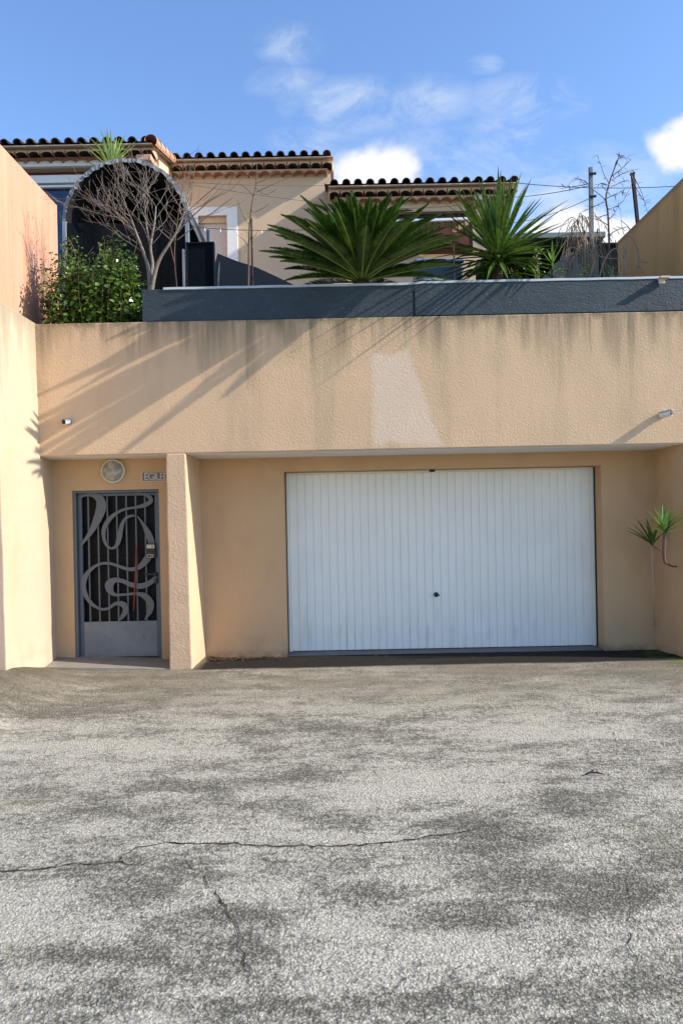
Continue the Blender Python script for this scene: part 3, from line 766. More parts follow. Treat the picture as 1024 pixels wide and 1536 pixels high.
# leafy bush at the left end
def leaf(mb, p, d, nr, L, W):
    d = d.normalized(); sd = d.cross(nr)
    if sd.length < 1e-3: sd = Vector((1, 0, 0))
    sd.normalize(); u = sd.cross(d)
    mb.add([p, p+d*L*.35+sd*W*.5+u*.15*W, p+d*L*.75+sd*W*.4+u*.1*W, p+d*L, p+d*L*.75-sd*W*.4+u*.1*W, p+d*L*.35-sd*W*.5+u*.15*W, p+d*L*.5],
           [(0, 1, 6, 5), (6, 1, 2), (6, 2, 3, 4), (6, 4, 5)])
rn = random.Random(31)
bc = at(148, 484, 7.86); t = thing('leafy_shrub', 'dense glossy green shrub behind the parapet at left', 'shrub', (bc.x, bc.y, 3.40))
lf, st = MB(), MB()
tops = [(84, 400), (92, 372), (100, 358), (110, 352), (118, 368), (128, 395), (135, 385), (142, 372), (152, 362), (160, 380), (168, 356), (176, 362), (183, 376), (190, 372), (198, 386), (204, 398), (208, 420), (88, 418), (80, 432), (172, 385), (150, 398), (110, 390), (125, 412), (185, 400), (76, 450)]
for k, (px, py) in enumerate(tops*3):
    Y = 7.80 + rn.uniform(-.02, .38)
    top = at(px + rn.uniform(-9, 9), py + (k//25)*18 + rn.uniform(-6, 10), Y); bs = Vector((lerp(top.x, bc.x, .25)+rn.uniform(-.06, .06), Y+rn.uniform(-.03, .05), 3.40))
    m_ = bs.lerp(top, .55) + Vector((rn.uniform(-.05, .05), rn.uniform(-.05, .05), 0))
    pts = [Vector(q) for q in catmull([tuple(bs), tuple(m_), tuple(top)], 6)]
    st.tube(pts, [lerp(.004, .0015, i/len(pts)) for i in range(len(pts))], 5)
    n = 92
    for i in range(n):
        u = rn.uniform(.05, 1.0)**.8; kk = min(len(pts)-1.001, u*(len(pts)-1)); q = pts[int(kk)].lerp(pts[int(kk)+1], kk-int(kk))
        az = rn.uniform(0, 6.28); r_ = rn.uniform(.01, .13)*(1.1-u*.75)
        q2 = q + Vector((math.cos(az)*r_, math.sin(az)*r_, rn.uniform(-.03, .03)))
        if q2.y < 7.72 and q2.z < 3.6: q2.y = 7.72
        if q2.x < -3.27: q2.x = -3.27
        d = Vector((math.cos(az), math.sin(az)*.8, rn.uniform(-.9, .5))); nr = Vector((rn.uniform(-.7, .7), rn.uniform(-.9, .1), rn.uniform(.2, 1)))
        s_ = rn.uniform(.026, .072)*(.75 if u > .85 else 1); leaf(lf, q2, d, nr, s_, s_*.72)
for i in range(16):
    a = at(rn.uniform(86, 205), rn.uniform(380, 440), 7.82); b = a + Vector((rn.uniform(-.08, .1), rn.uniform(-.03, .03), rn.uniform(.08, .22)))
    st.tube([a, a.lerp(b, .5)+Vector((.01, 0, .01)), b], [.003, .0025, .0015], 4)
obj('foliage', lf, m_bush, t); obj('stems', st, simple('green_stem', (.10, .10, .04), .7), t)
# sparse dry twigs beside it, with reddish leaves standing in for shrub shadow
rn = random.Random(77); c = at(70, 482, 7.82); t = thing('shadow_twigs', 'sparse dry twigs by the orange wall, reddish leaves standing in for shadow', 'weed', (c.x, c.y, 3.38)); st, lf = MB(), MB()
for i in range(15):
    top = at(rn.uniform(44, 84), rn.uniform(375, 445), 7.9 + rn.uniform(-.1, .15)); top.x = max(top.x, -3.27); bs = Vector((max(-3.26, c.x + rn.uniform(-.05, .06)), top.y, 3.38))
    pts = [bs, bs.lerp(top, .5)+Vector((rn.uniform(-.03, .04), 0, 0)), top]; pts = [Vector(q) for q in catmull([tuple(p) for p in pts], 5)]
    st.tube(pts, [.0045, .004, .004, .0035, .0035, .003, .003, .0025, .002, .002, .002], 4)
    for k in range(16):
        q = pts[rn.randrange(3, len(pts))]; az = rn.uniform(0, 6.28)
        leaf(lf, q, Vector((math.cos(az), math.sin(az), rn.uniform(-.6, .4))), Vector((0, -1, .4)), rn.uniform(.02, .04), .018)
obj('stems', st, m_bark2, t); obj('leaves', lf, m_redleaf, t)

# bare multi stemmed tree
def grow(mb, p, d, L, r, depth, rn, up=.12, split=3, ratio=.72, wob=.22):
    n = 5; pts, rad = [p.copy()], [r]; d = d.normalized()
    for i in range(n):
        d = (d + Vector((rn.uniform(-wob, wob), rn.uniform(-wob, wob), rn.uniform(-wob, wob)+up))).normalized()
        p = p + d*(L/n); pts.append(p.copy()); rad.append(lerp(r, r*.62, (i+1)/n))
    mb.tube(pts, rad, 6 if r > .006 else 4)
    if depth <= 0: return
    for k in range(split):
        i = n if k == 0 else rn.randrange(2, n+1)
        ax = Vector((rn.uniform(-1, 1), rn.uniform(-1, 1), rn.uniform(-.4, .9))).normalized()
        nd = (d*1.0 + ax*rn.uniform(.45, .95)).normalized()
        grow(mb, pts[i], nd, L*ratio*rn.uniform(.75, 1.15), max(.0019, rad[i]*.62), depth-1, rn, up, split, ratio, wob)
rn = random.Random(17); YT = 7.95
c = at(227, 436, YT); t = thing('bare_tree', 'leafless pale branched small tree in front of the dark arch', 'tree', (c.x, c.y, 3.55))
tr, br = MB(), MB()
def stem(pp, r0, r1, dd=0):
    pts = [at(x, y, YT + dy) for x, y, dy in pp]; pts = [Vector(q) for q in catmull([tuple(p) for p in pts], 5)]
    tr.tube(pts, [lerp(r0, r1, i/(len(pts)-1)) for i in range(len(pts))], 8); return pts
base = (226, 445, 0)
s1 = stem([base, (224, 420, 0), (222, 400, .0), (213, 372, -.05), (204, 348, -.08), (196, 325, -.1)], .027, .007)
s2 = stem([base, (227, 415, .02), (229, 395, .04), (226, 370, .05), (232, 335, .08), (234, 310, .1)], .025, .007)
s3 = stem([base, (232, 412, -.02), (240, 388, -.05), (254, 366, -.08), (268, 342, -.1), (277, 318, -.1)], .026, .007)
s4 = stem([(226, 372, .05), (221, 345, .12), (218, 318, .16), (222, 300, .18)], .011, .006)
def tw_(s, k, dx, dzv, L, dep, r=.0040): grow(br, s[k], Vector((dx, rn.uniform(-.35, .35), dzv)), L, r, dep, rn, .03, 3, .74, .2)
for k in (16, 19, 22, 25):
    tw_(s1, k, -1.0, .55, .36, 2); tw_(s1, k, -.5, .9, .30, 2)
tw_(s1, 14, -1, .35, .42, 3, .006); tw_(s1, 25, .3, 1, .3, 3)
for k in (15, 18, 21, 25):
    tw_(s2, k, -.4, 1, .32, 2); tw_(s2, k, .6, .8, .24, 1)
for k in (16, 20, 23, 25):
    tw_(s3, k, .5, .9, .24, 2); tw_(s3, k, -.6, .9, .28, 1)
for k in (8, 11, 15): tw_(s4, k, -.7, .8, .3, 2); tw_(s4, k, .1, 1, .28, 2)
grow(br, s1[20], Vector((-1, .1, .7)), .55, .006, 3, rn, .0, 3, .6, .12)
grow(br, s1[23], Vector((-1, -.1, .45)), .5, .006, 2, rn, .0, 3, .6, .15)
grow(br, s3[24], Vector((1, .1, .55)), .55, .005, 1, rn, .0, 2, .6, .10)
grow(br, s3[22], Vector((1, .1, .25)), .5, .004, 1, rn, .02, 2, .6, .12)
obj('trunk', tr, m_bark, t, smooth=True); obj('branches', br, m_bark, t, smooth=True)

# sapling with its stake
rn = random.Random(41); Y = 8.3; c = at(373, 432, Y); t = thing('bare_sapling', 'thin bare sapling tied near a stake before the house wall', 'sapling', (c.x, c.y, 3.5)); tr = MB()
pts = [Vector(q) for q in catmull([tuple(at(x, y, Y)) for x, y in ((372, 440), (373, 400), (374, 345), (378, 305), (384, 275), (385, 245))], 5)]
tr.tube(pts, [lerp(.013, .003, i/(len(pts)-1)) for i in range(len(pts))], 6)
tw = MB()
for a_, pp in ((14, [(376, 320), (392, 314), (403, 306)]), (18, [(382, 290), (402, 280), (432, 266)]), (20, [(384, 275), (400, 268), (416, 255)]), (17, [(381, 296), (370, 283), (357, 276)]), (12, [(375, 340), (364, 322), (356, 300)]), (19, [(383, 282), (398, 292), (414, 284)]), (9, [(373, 372), (366, 360), (355, 352)]), (10, [(374, 362), (384, 352), (388, 344)]), (21, [(384, 270), (372, 262), (368, 250)])):
    q = [Vector(v) for v in catmull([tuple(at(x, y, Y + rn.uniform(-.1, .1))) for x, y in pp], 4)]; q[0] = pts[a_]
    tw.tube(q, [lerp(.0048, .0022, i/(len(q)-1)) for i in range(len(q))], 4)
obj('trunk', tr, m_bark2, t, smooth=True); obj('twigs', tw, m_bark2, t)
lf = MB()
for i in range(60):
    q = at(rn.gauss(372, 6), rn.gauss(340, 18), Y + rn.uniform(-.08, .08)); az = rn.uniform(0, 6.28)
    leaf(lf, q, Vector((math.cos(az), .3, rn.uniform(-1, 1))), Vector((0, -1, .2)), rn.uniform(.012, .024), .009)
obj('leaves', lf, m_lime, t)
a, b = at(379, 432, 8.26), at(377, 327, 8.26)
tag(obj('stake', MB().tube([a-Vector((0, 0, .3)), b], [.012, .010], 8), m_postdark, loc=(a.x, a.y, a.z-.3)), 'slim dark stake standing beside the thin bare sapling', 'stake')

# long dry twigs reaching right from the arch side
rn = random.Random(52); c = at(268, 436, 8.15); t = thing('dry_shrub', 'dry shrub with long fine twigs leaning right across the pale window', 'shrub', (c.x, c.y, 3.5)); br = MB()
for pp in ([(266, 436), (262, 380), (268, 320), (276, 270), (282, 236)], [(268, 330), (300, 300), (325, 278), (340, 256)], [(268, 345), (310, 305), (345, 285), (365, 266)], [(266, 360), (320, 318), (350, 296)], [(272, 290), (284, 262), (286, 240)], [(268, 318), (285, 306), (288, 288)], [(262, 395), (255, 360), (262, 330)]):
    q = [Vector(v) for v in catmull([tuple(at(x, y, 8.15 + rn.uniform(-.06, .06))) for x, y in pp], 5)]
    if pp[0] == (266, 436): main = q
    br.tube(q, [lerp(.006, .002, i/(len(q)-1)) for i in range(len(q))], 5)
for i in range(26):
    q = main[rn.randrange(6, len(main))]
    grow(br, q, Vector((rn.uniform(-.8, .8), rn.uniform(-.4, .4), rn.uniform(0, 1))), .12, .0025, 1, rn, .02, 2, .7, .25)
obj('twigs', br, m_bark2, t)

# dead willow on the right, drooping dry stems and weeds
rn = random.Random(61); Y = 8.2; c = at(914, 418, Y); t = thing('dead_sapling', 'slender dead sapling with curled dry leaves against the sky', 'sapling', (c.x, c.y, 3.5)); tr, tw, lf = MB(), MB(), MB()
def curl(q, s=1.0):
    az = rn.choice((0, math.pi)) + rn.uniform(-.7, .7); el = rn.uniform(-1.2, .7); L = rn.uniform(.05, .10)*s
    sword(lf, q, az, el, L, rn.uniform(.003, .006), rn.uniform(-.9, 1.6), rn, 4, .3)
mainp = [Vector(q) for q in catmull([tuple(at(x, y, Y)) for x, y in ((914, 425), (913, 370), (911, 320), (908, 298), (914, 272), (920, 255), (926, 240), (928, 228))], 5)]
tr.tube(mainp, [lerp(.013, .004, i/(len(mainp)-1)) for i in range(len(mainp))], 6)
for a_, pp in ((13, [(908, 300), (895, 289), (885, 282), (878, 272), (868, 270)]), (14, [(907, 302), (890, 310), (872, 318)]), (16, [(909, 290), (912, 275), (905, 262), (900, 246), (894, 232)]), (20, [(914, 272), (930, 262), (944, 256), (952, 254)]), (22, [(917, 264), (935, 250), (940, 240)]), (18, [(911, 284), (928, 274), (942, 270)]), (10, [(911, 322), (900, 325), (893, 330)]), (9, [(912, 330), (922, 318), (928, 300)]), (8, [(912, 338), (897, 330), (880, 326)]), (11, [(911, 315), (930, 305), (940, 290), (950, 268)]), (15, [(908, 298), (925, 290), (938, 283)]), (24, [(920, 255), (925, 240), (936, 236), (946, 240)]), (6, [(913, 352), (925, 345), (940, 340)]), (19, [(912, 278), (900, 275), (893, 283)]),
               (12, [(878, 272), (862, 268), (850, 280)]), (12, [(880, 276), (860, 280), (846, 282)]), (17, [(946, 262), (955, 285), (968, 305)]), (17, [(950, 265), (962, 290), (970, 318)])):
    q = [Vector(v) for v in catmull([tuple(at(x, y, Y + rn.uniform(-.12, .12))) for x, y in pp], 4)]
    if pp[0][0] in (908, 907, 909, 914, 917, 911, 912, 913, 920): q[0] = mainp[min(a_, len(mainp)-1)]
    tw.tube(q, [lerp(.0055, .0024, i/(len(q)-1)) for i in range(len(q))], 4)
    for k in range(9): curl(rn.choice(q[1:]))
for i in range(10): curl(mainp[rn.randrange(12, len(mainp))])
obj('trunk', tr, m_bark2, t, smooth=True); obj('twigs', tw, m_twig, t); obj('dry_leaves', lf, simple('grey_dry_leaf', (.06, .05, .055), .8), t)

rn = random.Random(62); Y = 8.12; c = at(880, 418, Y); t = thing('drooping_dry_plant', 'drooping dry plant with arched tan stems beside the grey post', 'plant', (c.x, c.y, 3.5)); st, lf = MB(), MB()
for i in range(46):
    x0 = 880 + rn.uniform(-14, 12); tip = x0 + rn.choice((-1, -1, -1, 1))*rn.uniform(8, 42); top = rn.uniform(345, 378) if rn.random() > .3 else rn.uniform(318, 350); y1 = top + rn.uniform(30, 62); yy = Y + rn.uniform(-.16, .2)
    q = [Vector(v) for v in catmull([tuple(at(x, y, yy)) for x, y in ((878 + rn.uniform(-3, 8), 422), (x0, lerp(422, top, .6)), (lerp(x0, tip, .35), top), (lerp(x0, tip, .8), top + 12), (tip, min(415, y1)))], 5)]
    st.tube(q, [lerp(.006, .0025, k/(len(q)-1)) for k in range(len(q))], 4)
    for k in range(5): sword(lf, q[rn.randrange(9, len(q))], rn.uniform(0, 6.28), R(-60), rn.uniform(.05, .10), .005, .4, rn, 3, .3)
obj('stems', st, m_tan, t); obj('dry_leaves', lf, m_dryleaf, t)
rn = random.Random(63); c = at(925, 418, 8.0); t = thing('dry_stalks', 'bent bleached stalks arching before the tan wall at right', 'stalks', (c.x, c.y, 3.6)); st = MB()
for pp, r_ in (([(936, 420), (936, 395), (936, 367)], .014), ([(927, 420), (931, 400), (925, 375), (922, 360)], .008), ([(898, 418), (904, 395), (916, 376), (928, 374), (936, 390)], .009), ([(916, 418), (905, 395), (892, 372)], .006), ([(893, 383), (915, 388), (935, 386)], .005), ([(938, 380), (942, 355), (950, 362), (957, 385), (956, 400)], .007), ([(956, 398), (946, 420)], .006), ([(956, 398), (966, 412), (960, 421)], .006), ([(938, 360), (932, 340), (930, 312)], .004), ([(957, 392), (972, 394)], .004), ([(930, 330), (945, 345), (955, 372), (957, 392)], .004)):
    q = [Vector(v) for v in catmull([tuple(at(x, y, 8.0 + rn.uniform(-.03, .03))) for x, y in pp], 5)]
    st.tube(q, [lerp(r_, r_*.5, k/(len(q)-1)) for k in range(len(q))], 6)
obj('stems', st, m_tan, t, smooth=True)
def weed(px, py, w, h, n, label, seed, mat):
    rn = random.Random(seed); c = at(px, 424, 7.72); t = thing('weed', label, 'weed', (c.x, c.y, pzt-.05)); lf, st = MB(), MB()
    for i in range(n):
        q = at(px + rn.gauss(0, w), py + rn.uniform(0, h), 7.72 + rn.uniform(-.06, .1)); az = rn.uniform(0, 6.28)
        leaf(lf, q, Vector((math.cos(az), math.sin(az), rn.uniform(-.5, .8))), Vector((rn.uniform(-.5, .5), -.6, .6)), rn.uniform(.02, .042), .02)
    for k in range(4): st.tube([c+Vector((rn.uniform(-.03, .03), 0, -.02)), at(px + rn.gauss(0, w*.6), py + rn.uniform(0, h*.4), 7.73)], [.003, .002], 4)
    obj('stems', st, m_tan, t); obj('leaves', lf, mat, t)
weed(806, 372, 4, 50, 40, 'pale green weed right below the tall yucca leaves', 71, m_lime)
weed(838, 402, 6, 18, 40, 'low green weed before the dark shed opening', 72, m_bush)
weed(874, 396, 5, 24, 45, 'green weed under the drooping dry plant', 73, m_bush)
weed(918, 398, 9, 18, 55, 'green weed between bleached stalks near the tan wall', 74, m_bush)
weed(772, 400, 12, 20, 40, 'green weed around the foot of the tall yucca', 75, m_bush)
c = at(680, 360, 7.9); t = thing('dry_flower_head', 'dry brown tuft between the sago palm and tall yucca', 'plant', (c.x, c.y, c.z-.5)); lf = MB(); rn = random.Random(81)
for i in range(40): sword(lf, c + Vector((0, 0, rn.uniform(-.05, 0))), rn.uniform(0, 6.28), R(rn.uniform(10, 85)), rn.uniform(.06, .13), .004, .5, rn, 3, .3)
obj('tuft', lf, m_dryleaf, t); obj('stem', MB().tube([c-Vector((0, 0, .5)), c], [.01, .008], 6), m_tan, t)

# ------------------------------------------------------------------ garden structures behind the planter
YA = 9.45; ac = at(190, 334, YA); AR = .80
A = thing('garden_arch', 'dark half round garden shelter with frayed pale rim behind the bare tree', 'shelter', (ac.x, YA, 3.36))
sh = MB(); rn = random.Random(2); n = 40; dep = 1.5
for j, yy in enumerate((YA, YA+dep)):
    for rr_ in (AR, AR-.03):
        for i in range(n+1):
            a = math.pi*i/n; sh.v.append((ac.x + rr_*math.cos(a), yy, ac.z + rr_*math.sin(a)))
k = n+1
for i in range(n): sh.f += [(i, i+1, 2*k+i+1, 2*k+i), (k+i, 3*k+i, 3*k+i+1, k+i+1), (i, k+i, k+i+1, i+1), (2*k+i, 2*k+i+1, 3*k+i+1, 3*k+i)]
obj('canopy', sh, m_gdark, A, smooth=False)
rim = MB(); n2 = 90; prev = None
for i in range(n2+1):
    a = math.pi*(i/n2)*1.0; w = .040 + .006*math.sin(i*.9) + rn.uniform(-.007, .010); dr = rn.uniform(-.004, .006)
    ca, sa = math.cos(a), math.sin(a)
    cur = [(ac.x + (AR+.012+dr)*ca, YA-.02-rn.uniform(0, .015), ac.z + (AR+.012+dr)*sa), (ac.x + (AR-w)*ca, YA-.024-rn.uniform(0, .02), ac.z + (AR-w)*sa), (ac.x + (AR+.014)*ca, YA+.14, ac.z + (AR+.014)*sa)]
    if prev:
        o0 = len(rim.v); rim.v += prev + cur; rim.f += [(o0, o0+1, o0+4, o0+3), (o0, o0+3, o0+5, o0+2)]
    prev = cur
obj('rim', rim, simple('frayed_grey_cloth', (.20, .21, .215), .9, var=.5, ns=24, bump=.01, bs=30), A)
bk = MB(); bk.v = [(ac.x + AR*.97*math.cos(math.pi*i/n), YA+dep-.05, ac.z + AR*.97*math.sin(math.pi*i/n)) for i in range(n+1)] + [(ac.x-AR*.97, YA+dep-.05, 3.3), (ac.x+AR*.97, YA+dep-.05, 3.3)]
bk.f = [tuple(range(n+1)) + (n+1, n+2)]
obj('back_sheet', bk, m_gdark, A)
scn = MB(); ns = 14
for i in range(ns+1):
    u = i/ns
    for zz in (ac.z - .0, ac.z-.5, 3.36): scn.v.append((lerp(ac.x-AR+.05, ac.x+AR-.05, u), YA-.012+.02*math.sin(u*21+zz), zz + (.012*math.sin(u*9) if zz > 5 else 0)))
for i in range(ns): scn.f += [(i*3+1, i*3+4, i*3+3, i*3), (i*3+2, i*3+5, i*3+4, i*3+1)]
obj('front_sheet', scn, simple('charcoal_cloth', (.008, .009, .010), .85, .05, bump=.006, bs=20), A, smooth=True)
for xx in (ac.x-AR+.02, ac.x+AR-.02): obj('post', MB().box(xx-.025, xx+.025, YA-.05, YA+.01, 3.3, ac.z+.02), m_galv, A, bevel=.004)
obj('brace', MB().obox((ac.x-AR+.02, YA-.055, ac.z+.42), (ac.x-.42, YA-.03, ac.z-.02), .014, .014), m_postdark, A)
obj('brace', MB().obox((ac.x+AR+.01, YA-.04, ac.z+.10), (ac.x+AR+.20, YA-.02, ac.z-.42), .04, .03), m_postgrey, A)

a, b = at(279, 364, 8.9), at(323, 440, 8.9)
t = thing('screen_panel', 'dark navy upright screen panel right of the arch', 'screen', ((a.x+b.x)/2, 8.9, 3.36))
obj('panel', MB().box(a.x+.02, b.x-.02, 8.9, 8.94, 3.36, a.z-.02), m_navy, t)
obj('frame', MB().box(a.x, a.x+.02, 8.88, 8.95, 3.36, a.z).box(b.x-.02, b.x, 8.88, 8.95, 3.36, a.z).box(a.x+.02, b.x-.02, 8.88, 8.95, a.z-.02, a.z), m_charcoal, t, bevel=.003)
a = at(275, 374, 8.8); tag(obj('pole', MB().box(a.x-.012, a.x+.012, 8.79, 8.815, 3.36, a.z), m_galv, loc=(a.x, 8.8, 3.36)), 'thin pale pole at the left edge of the navy screen panel', 'pole')
a = at(312, 345, 9.2); tag(obj('pole', MB().tube([(a.x, 9.2, 3.36), (a.x, 9.2, a.z)], .018, 8), m_blue, loc=(a.x, 9.2, 3.36)), 'dark blue pole top rising behind the navy screen panel', 'pole')
a, b = at(331, 382, 8.7), at(320, 436, 8.7); t = tag(obj('strap', MB().tube([(b.x, 8.7, 3.4), b.lerp(a, .45)+Vector((.012, 0, 0)), b.lerp(a, .8)], [.03, .022, .012], 6), simple('navy_strap', (.012, .02, .035), .5, bump=.01, bs=20), smooth=True, loc=(b.x, 8.7, 3.4)), 'bunched navy cloth strap hanging at right of the screen panel', 'strap')
a, b, c = at(326, 380, 9.4), at(385, 402, 9.4), at(450, 432, 9.4)
tp = MB()
for i, p in enumerate((a, a.lerp(b, .5)+Vector((0, 0, -.005)), b+Vector((0, 0, .008)), b.lerp(c, .5)+Vector((0, 0, .008)), c)):
    tp.v += [tuple(p), (p.x-.03, p.y-.9, min(p.z, 3.36+(p.z-3.36)*.3)), (p.x-.03, p.y-.92, 3.36), (p.x, p.y+.5, p.z-.3)]
for i in range(4):
    k = 4*i; tp.f += [(k+1, k+5, k+4, k), (k+2, k+6, k+5, k+1), (k, k+4, k+7, k+3)]
tag(obj('tarp', tp, m_navy, loc=(b.x, 9, 3.36), smooth=True), 'dark sloping tarp below the bare sapling, right of the screen', 'tarp')

# blue clutter seen between the two big plants
a = at(658, 392, 9.0); t = thing('garden_chest', 'dark blue garden chest half hidden between sago palm and yucca', 'chest', (a.x, 9.2, 3.36))
obj('body', MB().box(a.x-.28, a.x+.28, 8.95, 9.4, 3.36, a.z-.03), m_blue, t, bevel=.02); obj('lid', MB().box(a.x-.30, a.x+.30, 8.93, 9.42, a.z-.028, a.z+.02), simple('pale_lid', (.20, .25, .30), .4), t, bevel=.015)

# dark shed on the right
a, b = at(752, 350, 10.4), at(908, 358, 10.4)
t = thing('garden_shed', 'open dark lean-to shed with grey beam behind the planter at right', 'shed', ((a.x+b.x)/2, 10.8, 3.36))
obj('roof', MB().box(a.x-.1, b.x, 10.4, 12.0, a.z-.075, a.z), m_postgrey, t, bevel=.006)
obj('wall', MB().box(a.x-.08, a.x-.04, 10.5, 12, 3.36, a.z-.08).box(b.x-.05, b.x-.01, 10.5, 12, 3.36, a.z-.08).box(a.x-.04, b.x-.05, 11.9, 11.96, 3.36, a.z-.08), m_charcoal, t)
sp = MB(); q0, q1 = at(812, 418, 10.42), at(850, 378, 10.42); sp.prism([(q0.x, 3.36), (b.x-.06, 3.36), (b.x-.06, q1.z), (q1.x, q1.z), (q0.x, q0.z)], 'y', 10.43, 10.46)
obj('light_patch', sp, simple('light_patch_grey', (.035, .045, .05), .6), t)  # grey sheet standing in for the diagonal light in the shed
a, b = at(905, 366, 9.9), at(930, 366, 9.9); tag(obj('low_wall', MB().box(a.x-.02, b.x+.35, 9.9, 10.05, 3.36, a.z-.02).box(a.x-.04, b.x+.37, 9.88, 10.07, a.z-.018, a.z+.01), m_charcoal, loc=(a.x, 9.9, 3.36)), 'low dark wall end between the shed and tan garden wall', 'wall')
# posts
a, b = at(887, 420, 9.0), at(885, 251, 9.0); t = thing('post', 'weathered grey post standing right of the shed beam', 'post', (a.x, 9.0, 3.36))
obj('shaft', MB().hexa([(a.x-.026, 8.975, 3.36), (a.x+.026, 8.975, 3.36), (a.x+.026, 9.025, 3.36), (a.x-.026, 9.025, 3.36)], [(b.x-.022, 8.98, b.z), (b.x+.022, 8.98, b.z), (b.x+.022, 9.02, b.z), (b.x-.022, 9.02, b.z)]), m_postgrey, t, bevel=.004)
for py in (262, 296): p = at(887, py, 9.0); obj('insulator', MB().cyl((p.x-.04, 8.97, p.z), (p.x+.04, 8.97, p.z), .016, 10), m_cable, t)
a, b = at(954, 338, 9.2), at(948, 262, 9.2); t = thing('post', 'dark leaning metal post rising behind the tan garden wall', 'post', (a.x, 9.2, 3.36))
obj('shaft', MB().obox((a.x+.16, 9.2, 3.36), b, .040, .040), m_postdark, t, bevel=.004); obj('cap', MB().obox(b, b+Vector((-.004, 0, .02)), .05, .05), m_postdark, t)

# ------------------------------------------------------------------ houses
m_void = [simple('shade_painted_tile_inside', (.03, .02, .016), .95), simple('clay_tile_inside', (.36, .19, .11), .9, var=.4)]  # upper course: shade of the deep voids painted into the tile colour
def eave(parent, x0, x1, yw, zt, pitch, gen, n_rows=2, depth=3.0, hs=.43, steps=(.31, .17)):
    """canal tile eave above two corbelled courses; zt is the top of the tile bumps"""
    n = max(2, round((x1-x0)/pitch)); p = (x1-x0)/n; r = p*.345; zb = zt - r - .012; yo = yw - .44; sl = math.tan(R(15))
    rn = random.Random(int(abs(x0*100)))
    tl = MB()
    for i in range(n):
        cx = x0 + (i+.5)*p
        for c in range(int(depth/.36)):
            ya, yb_ = yo + c*.36 + rn.uniform(-.012, .012), yo + c*.36 + .44; ja = rn.uniform(-.006, .006)
            za, zbk = zb + (ya-yo)*sl + .014, zb + (yb_-yo)*sl - .004; m = 9; o0 = len(tl.v)
            for (yy, z0, rr_) in ((ya, za, r), (yb_, zbk, r*.88)):
                for q in (rr_, rr_-.014):
                    for k in range(m): a = math.pi*k/(m-1); tl.v.append((cx+ja + q*math.cos(a), yy, z0 + q*math.sin(a)*1.02))
            for k in range(m-1):
                tl.f += [(o0+k, o0+k+1, o0+2*m+k+1, o0+2*m+k), (o0+m+k, o0+3*m+k, o0+3*m+k+1, o0+m+k+1), (o0+k, o0+m+k, o0+m+k+1, o0+k+1)]
        if i < n-1 or True:                        # channel tile between
            cx2 = x0 + i*p; m = 7; o0 = len(tl.v)
            for yy in (yo+.01, yo+depth):
                for k in range(m): a = math.pi + math.pi*k/(m-1); tl.v.append((cx2 + r*.9*math.cos(a), yy, zb + .03 + (yy-yo)*sl + r*.42*math.sin(a)))
            tl.f += [(o0+k, o0+k+1, o0+m+k+1, o0+m+k) for k in range(m-1)]
    rf = obj('roof', tl, m_tile, parent, smooth=False)
    dk = MB(); dk.hexa([(x0, yo+.03, zb-.034), (x1, yo+.03, zb-.034), (x1, yo+depth, zb-.034+(depth-.03)*sl), (x0, yo+depth, zb-.034+(depth-.03)*sl)], [(x0, yo+.03, zb-.016), (x1, yo+.03, zb-.016), (x1, yo+depth, zb-.016+(depth-.03)*sl), (x0, yo+depth, zb-.016+(depth-.03)*sl)])
    obj('bed', dk, gen[0], rf)
    z1 = zb - .035
    for row in range(n_rows):
        h = p*hs; yf = yw - steps[row]*.93; g_ = MB(); off = (row % 2)*p*.5
        nn = n if row == 0 else n-1
        for i in range(nn):
            cx = x0 + off + (i+.5)*p; hw = p/2 - .006 if row else p*.40; m = 10; ah = h*(.68 if row else .52)
            arc = [(cx - hw*math.cos(math.pi*k/m), z1 - h + .003 + ah*math.sin(math.pi*k/m)) for k in range(m+1)]
            o0 = len(g_.v)
            for yy in (yf, yw+.02):
                g_.v += [(a[0], yy, a[1]) for a in arc] + [(cx - p/2 + p*k/m, yy, z1) for k in range(m+1)]
            q = m+1
            for k in range(m):
                g_.f += [(o0+k, o0+k+1, o0+q+k+1, o0+q+k), (o0+k+1, o0+k, o0+2*q+k, o0+2*q+k+1), (o0+q+k, o0+q+k+1, o0+3*q+k+1, o0+3*q+k)]
            g_.f += [(o0, o0+q, o0+3*q, o0+2*q), (o0+m, o0+2*q+m, o0+3*q+m, o0+q+m)]
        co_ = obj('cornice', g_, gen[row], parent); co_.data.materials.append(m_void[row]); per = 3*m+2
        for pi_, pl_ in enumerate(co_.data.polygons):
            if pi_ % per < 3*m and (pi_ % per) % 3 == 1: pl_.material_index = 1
        z1 -= h*.93
    return rf, zb, yo, sl

# middle house
YM = 14.0; xr = at(497, 330, YM).x; xl = at(238, 330, YM).x; ztm = at(375, 227, YM-.44).z
H = thing('house', 'beige rendered middle house with white framed shuttered window', 'house', ((xl+xr)/2, YM, 3.3))
w0, w1 = at(284, 312, YM), at(356, 312, YM); wb = at(320, 400, YM).z - .25
win = (w0.x+.17, w1.x-.20, wb, at(320, 324, YM).z)
obj('wall', MB().wall(xl-.1, xr, 3.3, ztm-.2, YM, YM+.3, [win]), m_house, H)
obj('side_wall', MB().box(xr-.3, xr-.002, YM+.3, YM+3.5, 3.3, ztm-.1), m_house, H)
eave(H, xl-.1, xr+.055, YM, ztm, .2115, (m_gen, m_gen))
W = MB().box(w0.x, win[0], YM-.035, YM+.02, wb-.1, w0.z).box(win[1], w1.x, YM-.035, YM+.02, wb-.1, w0.z).box(win[0], win[1], YM-.035, YM+.02, win[3], w0.z)
W = obj('window', W, m_winwhite, H, bevel=.006)
obj('shutter_box', MB().box(win[0]+.002, win[1]-.002, YM+.05, YM+.2, win[3]-.11, win[3]-.002), simple('beige_box', (.55, .42, .28), .6), W)
shs = MB()
